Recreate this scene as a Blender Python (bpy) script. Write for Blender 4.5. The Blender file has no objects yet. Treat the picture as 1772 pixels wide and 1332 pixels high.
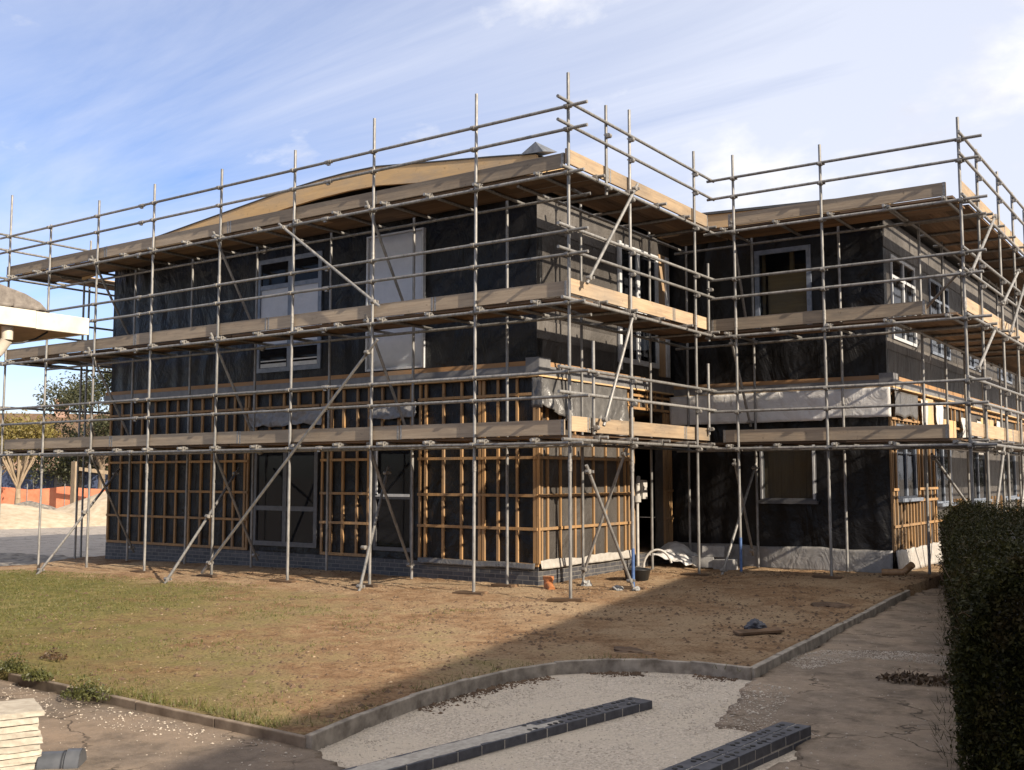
import bpy, bmesh, math, random
from mathutils import Vector, Matrix, noise
random.seed(7)
R = math.radians
S = bpy.context.scene
COL = S.collection

# ------------------------------------------------------------------ helpers
def nz(x, y, z=0.0, s=1.0):
    return noise.noise(Vector((x*s, y*s, z*s)))
def fbm(x, y, z=0.0, s=1.0, o=4):
    v = 0.0; a = 0.5; f = s
    for _ in range(o):
        v += a*noise.noise(Vector((x*f, y*f, z*f+3.1))); a *= 0.5; f *= 2.03
    return v

class MB:
    """collects faces for ONE mesh object"""
    def __init__(self): self.v = []; self.f = []; self.smooth = []
    def add(self, vs, fs, sm=False):
        b = len(self.v); self.v += [tuple(q) for q in vs]
        for f in fs: self.f.append([b+i for i in f]); self.smooth.append(sm)
    def box(self, x0, x1, y0, y1, z0, z1):
        vs = [(x0,y0,z0),(x1,y0,z0),(x1,y1,z0),(x0,y1,z0),(x0,y0,z1),(x1,y0,z1),(x1,y1,z1),(x0,y1,z1)]
        self.add(vs, [(0,3,2,1),(4,5,6,7),(0,1,5,4),(1,2,6,5),(2,3,7,6),(3,0,4,7)])
        return self
    def obox(self, c, ux, uy, uz, hx, hy, hz, jit=0.0):
        c = Vector(c); ux = Vector(ux).normalized()*hx; uy = Vector(uy).normalized()*hy; uz = Vector(uz).normalized()*hz
        vs = []
        for sz in (-1, 1):
            for sx, sy in ((-1,-1),(1,-1),(1,1),(-1,1)):
                q = c+ux*sx+uy*sy+uz*sz
                if jit: q += Vector((random.uniform(-jit,jit) for _ in range(3)))
                vs.append(q)
        self.add(vs, [(0,3,2,1),(4,5,6,7),(0,1,5,4),(1,2,6,5),(2,3,7,6),(3,0,4,7)])
        return self
    def beam(self, a, b, w, h, up=(0,0,1)):
        a = Vector(a); b = Vector(b); d = (b-a); L = d.length; d.normalize()
        s = d.cross(Vector(up))
        if s.length < 1e-4: s = Vector((1,0,0))
        s.normalize(); u = s.cross(d)
        return self.obox((a+b)/2, d, s, u, L/2, w/2, h/2)
    def tube(self, a, b, r=0.0255, n=10, cap=True, r2=None):
        a = Vector(a); b = Vector(b); d = (b-a).normalized()
        s = d.orthogonal().normalized(); u = d.cross(s)
        r2 = r if r2 is None else r2
        vs = []
        for p, rr in ((a, r), (b, r2)):
            for i in range(n):
                t = 2*math.pi*i/n; vs.append(p+s*math.cos(t)*rr+u*math.sin(t)*rr)
        self.add(vs, [(i,(i+1)%n,n+(i+1)%n,n+i) for i in range(n)], True)
        if cap:
            self.add(vs[:n], [tuple(range(n-1,-1,-1))]); self.add(vs[n:], [tuple(range(n))])
        return self
    def path(self, pts, r, n=8):
        for i in range(len(pts)-1):
            self.tube(pts[i], pts[i+1], r if not callable(r) else r(i/(len(pts)-1)), n, True, r if not callable(r) else r((i+1)/(len(pts)-1)))
        return self
    def quad(self, a, b, c, d): self.add([a,b,c,d], [(0,1,2,3)]); return self
    def prism(self, poly, ax, t0, t1):
        """poly: 2D points; ax: axis of extrusion (0,1,2)"""
        n = len(poly)
        def P(p, t):
            if ax == 1: return (p[0], t, p[1])
            if ax == 0: return (t, p[0], p[1])
            return (p[0], p[1], t)
        vs = [P(p,t0) for p in poly]+[P(p,t1) for p in poly]
        self.add(vs, [tuple(range(n)), tuple(range(2*n-1,n-1,-1))]+[(i,n+i,n+(i+1)%n,(i+1)%n) for i in range(n)])
        return self
    def build(self, name, mat, parent=None, loc=None, bevel=0.0):
        me = bpy.data.meshes.new(name); me.from_pydata(self.v, [], self.f); me.update()
        me.polygons.foreach_set('use_smooth', self.smooth)
        bm = bmesh.new(); bm.from_mesh(me); bmesh.ops.recalc_face_normals(bm, faces=bm.faces[:]); bm.to_mesh(me); bm.free()
        return link(name, me, mat, parent, loc, bevel)
def link(name, me, mat, parent=None, loc=None, bevel=0.0):
    o = bpy.data.objects.new(name, me); COL.objects.link(o)
    if mat: me.materials.append(mat)
    if parent: o.parent = parent
    if loc: o.location = loc
    if bevel:
        m = o.modifiers.new('Bevel', 'BEVEL'); m.width = bevel; m.segments = 2; m.limit_method = 'ANGLE'
    return o
def tag(o, label=None, cat=None, group=None, kind=None):
    if label: o['label'] = label
    if cat: o['category'] = cat
    if group: o['group'] = group
    if kind: o['kind'] = kind
    return o
def empty(name, label, cat, loc=(0,0,0), group=None, rz=0.0):
    o = bpy.data.objects.new(name, None); COL.objects.link(o); o.location = loc; o.rotation_euler = (0,0,rz)
    o.empty_display_size = 0.2
    return tag(o, label, cat, group)
def copy_tree(o, parent=None):
    c = o.copy(); COL.objects.link(c)
    if parent: c.parent = parent
    for ch in list(o.children): copy_tree(ch, c)
    return c

# ------------------------------------------------------------------ materials
class NT:
    def __init__(self, name):
        self.m = bpy.data.materials.new(name); self.m.use_nodes = True
        self.t = self.m.node_tree; self.n = self.t.nodes; self.l = self.t.links
        self.bsdf = self.n['Principled BSDF']; self.out = self.n['Material Output']
    def node(self, t, **k):
        n = self.n.new(t)
        for a, b in k.items():
            if a in n.inputs.keys() if hasattr(n.inputs, 'keys') else False: n.inputs[a].default_value = b
            else: setattr(n, a, b)
        return n
    def link(self, a, b): self.l.new(a, b)
    def coords(self, scale=(1,1,1)):
        tc = self.n.new('ShaderNodeTexCoord'); mp = self.n.new('ShaderNodeMapping')
        mp.inputs['Scale'].default_value = scale
        self.link(tc.outputs['Object'], mp.inputs['Vector']); return mp.outputs['Vector']
    def noise(self, vec, scale, detail=5, rough=0.6, dist=0.0):
        n = self.n.new('ShaderNodeTexNoise'); n.inputs['Scale'].default_value = scale
        n.inputs['Detail'].default_value = detail; n.inputs['Roughness'].default_value = rough
        n.inputs['Distortion'].default_value = dist
        self.link(vec, n.inputs['Vector']); return n.outputs['Fac']
    def ramp(self, fac, stops):
        r = self.n.new('ShaderNodeValToRGB'); e = r.color_ramp.elements
        while len(e) < len(stops): e.new(0.5)
        for i, (p, c) in enumerate(stops):
            e[i].position = p; e[i].color = (*c, 1) if len(c) == 3 else c
        self.link(fac, r.inputs['Fac']); return r.outputs['Color']
    def mix(self, fac, a, b, mode='MIX'):
        m = self.n.new('ShaderNodeMix'); m.data_type = 'RGBA'; m.blend_type = mode
        for s, v in ((m.inputs[0], fac), (m.inputs[6], a), (m.inputs[7], b)):
            if hasattr(v, 'is_output'): self.link(v, s)
            elif isinstance(v, (int, float)): s.default_value = v
            else: s.default_value = (*v, 1)
        return m.outputs[2]
    def math(self, op, a, b=0.0, c=0.0, clamp=False):
        m = self.n.new('ShaderNodeMath'); m.operation = op; m.use_clamp = clamp
        for i, v in enumerate((a, b, c)):
            if hasattr(v, 'is_output'): self.link(v, m.inputs[i])
            else: m.inputs[i].default_value = v
        return m.outputs[0]
    def bump(self, h, strength=0.3, dist=0.02):
        b = self.n.new('ShaderNodeBump'); b.inputs['Strength'].default_value = strength; b.inputs['Distance'].default_value = dist
        self.link(h, b.inputs['Height']); self.link(b.outputs['Normal'], self.bsdf.inputs['Normal'])
    def base(self, c): 
        if hasattr(c, 'is_output'): self.link(c, self.bsdf.inputs['Base Color'])
        else: self.bsdf.inputs['Base Color'].default_value = (*c, 1)
    def set(self, **k):
        for a, b in k.items(): self.bsdf.inputs[a.replace('_', ' ')].default_value = b
def randval(t):
    oi = t.n.new('ShaderNodeObjectInfo'); return oi.outputs['Random']

def simple(name, c1, c2, scale=8.0, rough=0.7, bump=0.2, bdist=0.01, stretch=(1,1,1), metal=0.0, spec=0.5, rand=0.0, detail=6, p0=0.35, p1=0.65):
    t = NT(name); v = t.coords(stretch)
    f = t.noise(v, scale, detail); c = t.ramp(f, [(p0, c1), (p1, c2)])
    f2 = t.noise(t.coords(), scale*0.13+0.3, 3)
    c = t.mix(t.math('MULTIPLY', f2, 0.5), c, [q*0.6 for q in c1])
    if rand:
        k = t.math('MULTIPLY_ADD', randval(t), rand, 1-rand/2)
        cb = t.n.new('ShaderNodeCombineColor')
        for i in range(3): t.link(k, cb.inputs[i])
        c = t.mix(1.0, c, cb.outputs[0], 'MULTIPLY')
    t.base(c); t.set(Roughness=rough, Metallic=metal)
    t.bsdf.inputs['Specular IOR Level'].default_value = spec
    if bump: t.bump(f, bump, bdist)
    return t.m

def timber(name, c1, c2, axis, rand=0.35, rough=0.75, deck=False):
    """sawn boards, the grain runs along one axis"""
    t = NT(name)
    st = [26, 26, 26]; st[axis] = 1.2
    tc = t.n.new('ShaderNodeTexCoord'); oi = t.n.new('ShaderNodeObjectInfo')
    ad = t.n.new('ShaderNodeVectorMath'); ad.operation = 'ADD'
    sc = t.n.new('ShaderNodeVectorMath'); sc.operation = 'SCALE'; sc.inputs[0].default_value = (3.1, 4.7, 2.3)
    t.link(oi.outputs['Random'], sc.inputs['Scale']); t.link(tc.outputs['Object'], ad.inputs[0]); t.link(sc.outputs[0], ad.inputs[1])
    mp = t.n.new('ShaderNodeMapping'); mp.inputs['Scale'].default_value = st; t.link(ad.outputs[0], mp.inputs['Vector'])
    f = t.noise(mp.outputs[0], 1.0, 6, 0.65, 0.4)
    c = t.ramp(f, [(0.3, c1), (0.7, c2)])
    mp2 = t.n.new('ShaderNodeMapping'); s2 = [2.2, 2.2, 2.2]; s2[axis] = 0.7; mp2.inputs['Scale'].default_value = s2; t.link(ad.outputs[0], mp2.inputs['Vector'])
    f2 = t.noise(mp2.outputs[0], 1.0, 5, 0.7)
    grey = sum(c1)/3
    c = t.mix(t.ramp(f2, [(0.42, (0,0,0)), (0.72, (0.75,0.75,0.75))]), c, (grey*0.95, grey*0.82, grey*0.68))
    f3 = t.noise(ad.outputs[0], 9.0, 3, 0.8)
    c = t.mix(t.ramp(f3, [(0.62, (0,0,0)), (0.75, (0.6,0.6,0.6))]), c, [q*0.35 for q in c1])
    k = t.math('MULTIPLY_ADD', oi.outputs['Random'], rand, 1-rand*0.5)
    cb = t.n.new('ShaderNodeCombineColor')
    for i in range(3): t.link(k, cb.inputs[i])
    c = t.mix(1.0, c, cb.outputs[0], 'MULTIPLY')
    if deck:
        sp = t.n.new('ShaderNodeSeparateXYZ'); t.link(tc.outputs['Object'], sp.inputs[0])
        row = t.math('FLOOR', t.math('DIVIDE', sp.outputs[1-axis], 0.232)); col = t.math('FLOOR', t.math('DIVIDE', t.math('ADD', sp.outputs[axis], t.math('MULTIPLY', row, 1.37)), 3.9))
        cv = t.n.new('ShaderNodeCombineXYZ'); t.link(row, cv.inputs[0]); t.link(col, cv.inputs[1])
        wn = t.n.new('ShaderNodeTexWhiteNoise'); t.link(cv.outputs[0], wn.inputs['Vector'])
        c = t.mix(1.0, c, t.ramp(wn.outputs['Value'], [(0.0,(0.45,0.42,0.40)),(1.0,(1.25,1.2,1.15))]), 'MULTIPLY')
    t.base(c); t.set(Roughness=rough); t.bump(f, 0.25, 0.004)
    t.bsdf.inputs['Specular IOR Level'].default_value = 0.25
    return t.m

def bricks(name, c1, c2, mortar, bw=0.225, bh=0.075, m=0.010, rough=0.6, bump=0.6):
    t = NT(name)
    tc = t.n.new('ShaderNodeTexCoord'); sp = t.n.new('ShaderNodeSeparateXYZ'); t.link(tc.outputs['Object'], sp.inputs[0])
    u = t.math('ADD', sp.outputs[0], sp.outputs[1]); cx = t.n.new('ShaderNodeCombineXYZ'); t.link(u, cx.inputs[0]); t.link(sp.outputs[2], cx.inputs[1])
    b = t.n.new('ShaderNodeTexBrick'); t.link(cx.outputs[0], b.inputs['Vector'])
    b.inputs['Color1'].default_value = (*c1,1); b.inputs['Color2'].default_value = (*c2,1); b.inputs['Mortar'].default_value = (*mortar,1)
    b.inputs['Scale'].default_value = 1.0; b.inputs['Mortar Size'].default_value = m; b.inputs['Mortar Smooth'].default_value = 0.2
    b.inputs['Brick Width'].default_value = bw; b.inputs['Row Height'].default_value = bh; b.inputs['Bias'].default_value = 0.0
    f = t.noise(tc.outputs['Object'], 7.0, 6)
    c = t.mix(t.ramp(f, [(0.45,(0,0,0)),(0.75,(0.5,0.5,0.5))]), b.outputs['Color'], [q*0.7+0.04 for q in mortar])
    t.base(c); t.set(Roughness=rough)
    inv = t.math('SUBTRACT', 1.0, b.outputs['Fac']); t.bump(inv, bump, 0.008)
    return t.m

def membrane(name, c1, c2, rough=0.42, folds=1.0):
    t = NT(name)
    f = t.noise(t.coords((1.0,1.0,0.55)), 1.3, 3, 0.5, 1.8)
    f1 = t.noise(t.coords((3,3,3)), 1.5, 6, 0.7, 0.5)
    f2 = t.noise(t.coords(), 0.5, 3)
    c = t.ramp(f2, [(0.35, c1), (0.68, c2)])
    dust = t.noise(t.coords((1,1,0.4)), 3.5, 6, 0.75)
    c = t.mix(t.ramp(dust, [(0.5,(0,0,0)),(0.85,(0.3,0.3,0.3))]), c, [q*2.0 for q in c2])
    t.base(c); t.set(Roughness=rough); t.bsdf.inputs['Specular IOR Level'].default_value = 0.27
    wv = t.n.new('ShaderNodeTexWave'); wv.inputs['Scale'].default_value = 0.55; wv.inputs['Distortion'].default_value = 9.0; wv.inputs['Detail'].default_value = 3.0; wv.inputs['Detail Scale'].default_value = 0.7; t.link(t.coords((1.0,1.0,0.8)), wv.inputs['Vector'])
    h = t.math('ADD', t.math('MULTIPLY', f, 1.2), t.math('MULTIPLY', f1, 0.4)); h = t.math('ADD', h, t.math('MULTIPLY', wv.outputs['Fac'], 0.35*folds))
    t.bump(h, 0.85*folds, 0.10)
    return t.m

M = {}
def tube_mat(name, c1, c2):
    t = NT(name); f = t.noise(t.coords((9,9,3)), 2.0, 6, 0.7)
    c = t.ramp(f, [(0.32, c1), (0.62, c2)])
    f2 = t.noise(t.coords((5,5,1.5)), 1.4, 5, 0.75)
    c = t.mix(t.ramp(f2, [(0.6,(0,0,0)),(0.78,(0.75,0.75,0.75))]), c, (0.16,0.10,0.065))
    k = t.math('MULTIPLY_ADD', randval(t), 0.4, 0.78); cb = t.n.new('ShaderNodeCombineColor')
    for i in range(3): t.link(k, cb.inputs[i])
    t.base(t.mix(1.0, c, cb.outputs[0], 'MULTIPLY'))
    t.set(Roughness=0.5, Metallic=0.35); t.bump(f, 0.1, 0.003); return t.m
M['tube'] = tube_mat('galvanised_tube', (0.13,0.128,0.125), (0.28,0.27,0.255))
M['steel'] = simple('coupler_steel', (0.16,0.15,0.14), (0.40,0.38,0.35), 30, 0.5, 0.2, 0.003, metal=0.4)
M['blue'] = simple('blue_paint', (0.05,0.10,0.24), (0.09,0.16,0.33), 20, 0.5, 0.1, 0.003)
M['boardx'] = timber('scaffold_board_x', (0.215,0.165,0.12), (0.36,0.29,0.21), 0, rand=0.55)  # front boards greyer than the side ones: their shade is put into the colour
M['boardy'] = timber('scaffold_board_y', (0.27,0.19,0.12), (0.44,0.33,0.215), 1, rand=0.45)
M['deckx'] = timber('deck_board_x', (0.15,0.092,0.052), (0.27,0.18,0.11), 0, deck=True)  # same boards as the toe boards, underside shadow put into a darker brown
M['decky'] = timber('deck_board_y', (0.15,0.092,0.052), (0.27,0.18,0.11), 1, deck=True)
M['batten'] = timber('roof_batten', (0.27,0.15,0.062), (0.44,0.265,0.12), 2, rand=0.2)
M['battenx'] = timber('ledge_timber', (0.30,0.16,0.07), (0.43,0.25,0.12), 0, rand=0.1)
M['ply'] = timber('fascia_plywood', (0.50,0.33,0.16), (0.62,0.43,0.22), 0, rand=0.05)
M['inner'] = timber('interior_board', (0.30,0.19,0.10), (0.42,0.29,0.17), 2, rand=0.1)
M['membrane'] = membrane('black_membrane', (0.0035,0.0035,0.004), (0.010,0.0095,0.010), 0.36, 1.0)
M['membrane_lit'] = membrane('sunlit_membrane', (0.040,0.036,0.033), (0.085,0.077,0.070), 0.5, 1.0)  # lighter copy of the black membrane, sunlight on the side walls put into colour
M['sun_strip'] = membrane('sunlit_strip', (0.070,0.064,0.059), (0.140,0.128,0.117), 0.6, 1.0)  # paler still, for the painted sun strips under the decks
M['flashing'] = simple('grey_flashing', (0.13,0.13,0.14), (0.23,0.225,0.22), 5, 0.5, 0.15)
M['dark'] = simple('dark_gap', (0.012,0.011,0.010), (0.03,0.028,0.025), 6, 0.8, 0)
M['whiteframe'] = simple('pale_tone', (0.46,0.48,0.50), (0.62,0.63,0.64), 12, 0.4, 0.05)
M['greyframe'] = simple('grey_frame', (0.075,0.075,0.08), (0.12,0.12,0.125), 12, 0.5, 0.05)
M['blueframe'] = simple('film_frame', (0.13,0.16,0.21), (0.24,0.27,0.33), 9, 0.4, 0.05)
M['brick'] = bricks('blue_brick', (0.030,0.032,0.040), (0.060,0.061,0.070), (0.15,0.14,0.125), m=0.007)
M['felt'] = simple('roof_felt', (0.05,0.055,0.06), (0.09,0.09,0.095), 5, 0.8, 0.2)
M['lead'] = simple('lead_sheet', (0.07,0.08,0.10), (0.16,0.17,0.19), 9, 0.45, 0.3)
M['kerb'] = simple('kerb_concrete', (0.15,0.125,0.10), (0.40,0.355,0.295), 7, 0.9, 0.4, 0.006)
M['kerbdirt'] = simple('stained_kerb', (0.12,0.09,0.065), (0.26,0.21,0.16), 6, 0.9, 0.4, 0.006)
M['slab'] = simple('slab_concrete', (0.36,0.32,0.26), (0.52,0.48,0.40), 16, 0.9, 0.7, 0.01, rand=0.2)
M['mortar'] = simple('mortar', (0.30,0.275,0.24), (0.46,0.43,0.38), 22, 0.95, 0.6, 0.01)
M['bluebrick'] = simple('engineering_brick', (0.040,0.043,0.055), (0.085,0.088,0.105), 14, 0.55, 0.3, 0.006)
M['block'] = simple('concrete_block', (0.24,0.24,0.24), (0.36,0.355,0.34), 14, 0.9, 0.5, 0.01)
M['pvc'] = simple('orange_pipe', (0.36,0.13,0.05), (0.52,0.22,0.09), 10, 0.45, 0.1)
M['brownpipe'] = simple('brown_pipe', (0.20,0.11,0.05), (0.32,0.19,0.09), 10, 0.6, 0.1)
M['greypipe'] = simple('grey_plastic', (0.055,0.06,0.068), (0.10,0.105,0.115), 8, 0.4, 0.1)
M['black'] = simple('black_rubber', (0.012,0.013,0.016), (0.03,0.032,0.036), 8, 0.45, 0.1)
M['whitepaint'] = simple('white_paint', (0.52,0.47,0.38), (0.80,0.76,0.68), 3, 0.5, 0.08, rand=0.0)
M['soffit'] = simple('soffit_board', (0.20,0.125,0.07), (0.33,0.22,0.13), 9, 0.8, 0.2)
M['tile'] = simple('concrete_tile', (0.15,0.13,0.115), (0.27,0.24,0.21), 20, 0.9, 0.5, 0.01)
M['meter'] = simple('meter_plastic', (0.38,0.36,0.33), (0.55,0.53,0.49), 10, 0.5, 0.05)
M['redbrick'] = bricks('red_brick', (0.28,0.13,0.08), (0.36,0.18,0.11), (0.40,0.36,0.31))
M['sandpile'] = simple('sand', (0.36,0.29,0.20), (0.52,0.44,0.33), 3, 0.95, 0.5, 0.05)
M['orange'] = simple('orange_mesh', (0.52,0.16,0.08), (0.64,0.25,0.14), 2.5, 0.7, 0.1)
M['hoard'] = simple('blue_hoarding', (0.03,0.042,0.085), (0.05,0.07,0.135), 0.8, 0.5, 0.05)
M['hoardgrey'] = simple('grey_hoarding', (0.12,0.115,0.11), (0.19,0.185,0.18), 0.8, 0.5, 0.05)
M['bark'] = simple('bark', (0.13,0.095,0.065), (0.24,0.18,0.12), 6, 0.9, 0.5, 0.02, stretch=(3,3,0.6))
M['palebark'] = simple('pale_bark', (0.24,0.18,0.12), (0.38,0.30,0.21), 4, 0.9, 0.4, 0.02, stretch=(3,3,0.6))
M['rooftile'] = simple('red_roof_tile', (0.10,0.06,0.036), (0.19,0.12,0.07), 3, 0.9, 0.4, 0.03)
M['rubble'] = simple('rubble', (0.09,0.08,0.07), (0.30,0.27,0.23), 5, 0.95, 0.8, 0.04)
M['palewood'] = simple('pale_timber', (0.40,0.33,0.25), (0.56,0.48,0.38), 6, 0.8, 0.2)

def poly_mat(name, c, c2, rough=0.28, trans=0.25, scale=2.2):
    t = NT(name); v = t.coords((1.4,1.4,1.0))
    f = t.noise(v, scale, 5, 0.6, 1.4); f2 = t.noise(t.coords(), 6, 5)
    t.base(t.ramp(f2, [(0.3, c), (0.7, c2)])); t.set(Roughness=rough)
    t.bump(f, 0.7, 0.06)
    tr = t.n.new('ShaderNodeBsdfTranslucent'); tr.inputs['Color'].default_value = (*c2,1)
    mx = t.n.new('ShaderNodeMixShader'); mx.inputs[0].default_value = trans
    t.link(t.bsdf.outputs[0], mx.inputs[1]); t.link(tr.outputs[0], mx.inputs[2]); t.link(mx.outputs[0], t.out.inputs['Surface'])
    return t.m
M['polythene'] = poly_mat('polythene', (0.68,0.665,0.645), (0.84,0.825,0.80), 0.2)
M['greysheet'] = poly_mat('grey_sheet', (0.085,0.083,0.083), (0.15,0.145,0.14), 0.32, 0.1)
M['palesheet'] = poly_mat('pale_sheet', (0.33,0.31,0.28), (0.48,0.45,0.41), 0.4, 0.1)
M['duskysheet'] = poly_mat('dusky_sheet', (0.20,0.195,0.19), (0.30,0.29,0.28), 0.35, 0.15)
M['whitesheet'] = poly_mat('white_sheet', (0.62,0.65,0.70), (0.74,0.76,0.80), 0.4, 0.3, 0.8)
def glass(name, tint=(0.012,0.013,0.016), see=0.15, rough=0.04):
    t = NT(name); f = t.noise(t.coords(), 1.3, 3); t.base(tint); t.set(Roughness=rough); t.bump(f, 0.04, 0.05)
    t.bsdf.inputs['Specular IOR Level'].default_value = 0.16
    tr = t.n.new('ShaderNodeBsdfTransparent'); tr.inputs['Color'].default_value = (0.82,0.85,0.86,1)
    mx = t.n.new('ShaderNodeMixShader'); mx.inputs[0].default_value = see
    t.link(t.bsdf.outputs[0], mx.inputs[1]); t.link(tr.outputs[0], mx.inputs[2]); t.link(mx.outputs[0], t.out.inputs['Surface'])
    return t.m
M['glass'] = glass('window_glass')
M['clearglass'] = glass('clear_glass', see=0.85)

def leaf_mat(name, c1, c2, c3, trans=0.3):
    t = NT(name)
    f = t.noise(t.coords(), 0.9, 3); f2 = t.noise(t.coords(), 17, 2)
    c = t.ramp(f2, [(0.3, c1), (0.55, c2), (0.75, c3)])
    c = t.mix(t.ramp(f, [(0.4,(0,0,0)),(0.7,(0.5,0.5,0.5))]), c, c1)
    t.base(c); t.set(Roughness=0.55)
    tr = t.n.new('ShaderNodeBsdfTranslucent'); t.link(c, tr.inputs['Color'])
    mx = t.n.new('ShaderNodeMixShader'); mx.inputs[0].default_value = trans
    t.link(t.bsdf.outputs[0], mx.inputs[1]); t.link(tr.outputs[0], mx.inputs[2]); t.link(mx.outputs[0], t.out.inputs['Surface'])
    return t.m
M['hedgeleaf'] = leaf_mat('hedge_leaf', (0.010,0.011,0.003), (0.030,0.030,0.008), (0.095,0.085,0.022), 0.2)
_nt = M['hedgeleaf'].node_tree
_ns = _nt.nodes.new('ShaderNodeTexNoise'); _ns.inputs['Scale'].default_value = 2.6; _ns.inputs['Detail'].default_value = 4
_tc = _nt.nodes.new('ShaderNodeTexCoord'); _nt.links.new(_tc.outputs['Object'], _ns.inputs['Vector'])
_rp = _nt.nodes.new('ShaderNodeValToRGB'); _rp.color_ramp.elements[0].position = 0.52; _rp.color_ramp.elements[1].position = 0.68; _rp.color_ramp.elements[1].color = (0.8,0.8,0.8,1); _nt.links.new(_ns.outputs['Fac'], _rp.inputs['Fac'])
_mx = _nt.nodes.new('ShaderNodeMix'); _mx.data_type = 'RGBA'; _mx.inputs[7].default_value = (0.055,0.036,0.014,1); _nt.links.new(_rp.outputs['Color'], _mx.inputs[0])
_b = _nt.nodes['Principled BSDF'].inputs['Base Color']; _nt.links.new(_b.links[0].from_socket, _mx.inputs[6]); _nt.links.new(_mx.outputs[2], _b)
M['hedgeleaf'].node_tree.nodes['Principled BSDF'].inputs['Specular IOR Level'].default_value = 0.12
M['treeleaf'] = leaf_mat('tree_leaf', (0.035,0.04,0.018), (0.065,0.07,0.028), (0.12,0.10,0.045))
M['yellowleaf'] = leaf_mat('autumn_leaf', (0.14,0.085,0.03), (0.22,0.19,0.05), (0.32,0.28,0.08))
M['shrubleaf'] = leaf_mat('shrub_leaf', (0.07,0.06,0.022), (0.15,0.14,0.035), (0.24,0.22,0.055))
M['weedleaf'] = leaf_mat('weed_leaf', (0.04,0.046,0.012), (0.095,0.10,0.026), (0.17,0.155,0.05))
M['deadleaf'] = leaf_mat('dead_plant', (0.05,0.032,0.018), (0.10,0.06,0.03), (0.16,0.10,0.05), 0.1)
M['grass'] = leaf_mat('grass_blade', (0.075,0.085,0.02), (0.14,0.14,0.035), (0.26,0.21,0.08))
M['stones'] = simple('stone_chips', (0.22,0.16,0.10), (0.42,0.32,0.21), 2.0, 0.9, 0.2)
M['greystones'] = simple('grey_chips', (0.30,0.26,0.21), (0.58,0.51,0.43), 3.0, 0.9, 0.2)

M['gravelchips'] = simple('gravel_chips', (0.36,0.31,0.25), (0.72,0.64,0.54), 3.0, 0.9, 0.2)
M['clod'] = simple('dark_soil', (0.07,0.043,0.025), (0.16,0.10,0.06), 5, 0.95, 0.8, 0.03)
def lawn_mat():
    t = NT('lawn_soil'); v = t.coords()
    sp = t.n.new('ShaderNodeSeparateXYZ'); t.link(v, sp.inputs[0])
    x, y = sp.outputs[0], sp.outputs[1]
    edge = t.math('SUBTRACT', t.math('MULTIPLY_ADD', y, -0.95, -5.4), x)      # >0 on the green side
    n1 = t.noise(v, 0.55, 6, 0.65); n2 = t.noise(v, 3.2, 8, 0.75); n3 = t.noise(v, 28, 6, 0.75)
    m = t.math('ADD', t.math('MULTIPLY_ADD', edge, 0.15, 0.12), t.math('MULTIPLY_ADD', n1, 3.2, -1.3))
    m = t.math('ADD', m, t.math('MULTIPLY_ADD', n2, 2.2, -1.15))
    # along the wall the ground is bare
    wall = t.math('MULTIPLY_ADD', y, -1.1, -0.9); m = t.math('MINIMUM', m, wall)
    g = t.math('MULTIPLY', m, 1.0, clamp=True)
    soil = t.ramp(n2, [(0.30, (0.12,0.066,0.036)), (0.45, (0.27,0.165,0.092)), (0.60, (0.38,0.255,0.15)), (0.74,(0.54,0.40,0.26))])
    soil = t.mix(t.ramp(n1, [(0.44,(0,0,0)),(0.60,(0.7,0.7,0.7))]), soil, (0.46,0.345,0.22))
    grass = t.ramp(n2, [(0.32, (0.085,0.095,0.022)), (0.5, (0.155,0.15,0.04)), (0.70, (0.27,0.22,0.085))])
    c = t.mix(t.math('MULTIPLY', g, 0.85), soil, grass)
    c = t.mix(t.ramp(n3, [(0.36,(0.75,0.75,0.75)),(0.50,(0,0,0))]), c, (0.085,0.052,0.028))
    c = t.mix(t.ramp(n3, [(0.60,(0,0,0)),(0.74,(0.55,0.55,0.55))]), c, (0.52,0.42,0.29))
    t.base(c); t.set(Roughness=0.95); t.bsdf.inputs['Specular IOR Level'].default_value = 0.1
    t.bump(t.math('ADD', n3, t.math('MULTIPLY', n2, 2.0)), 1.0, 0.045); return t.m
M['lawn'] = lawn_mat()
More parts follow.
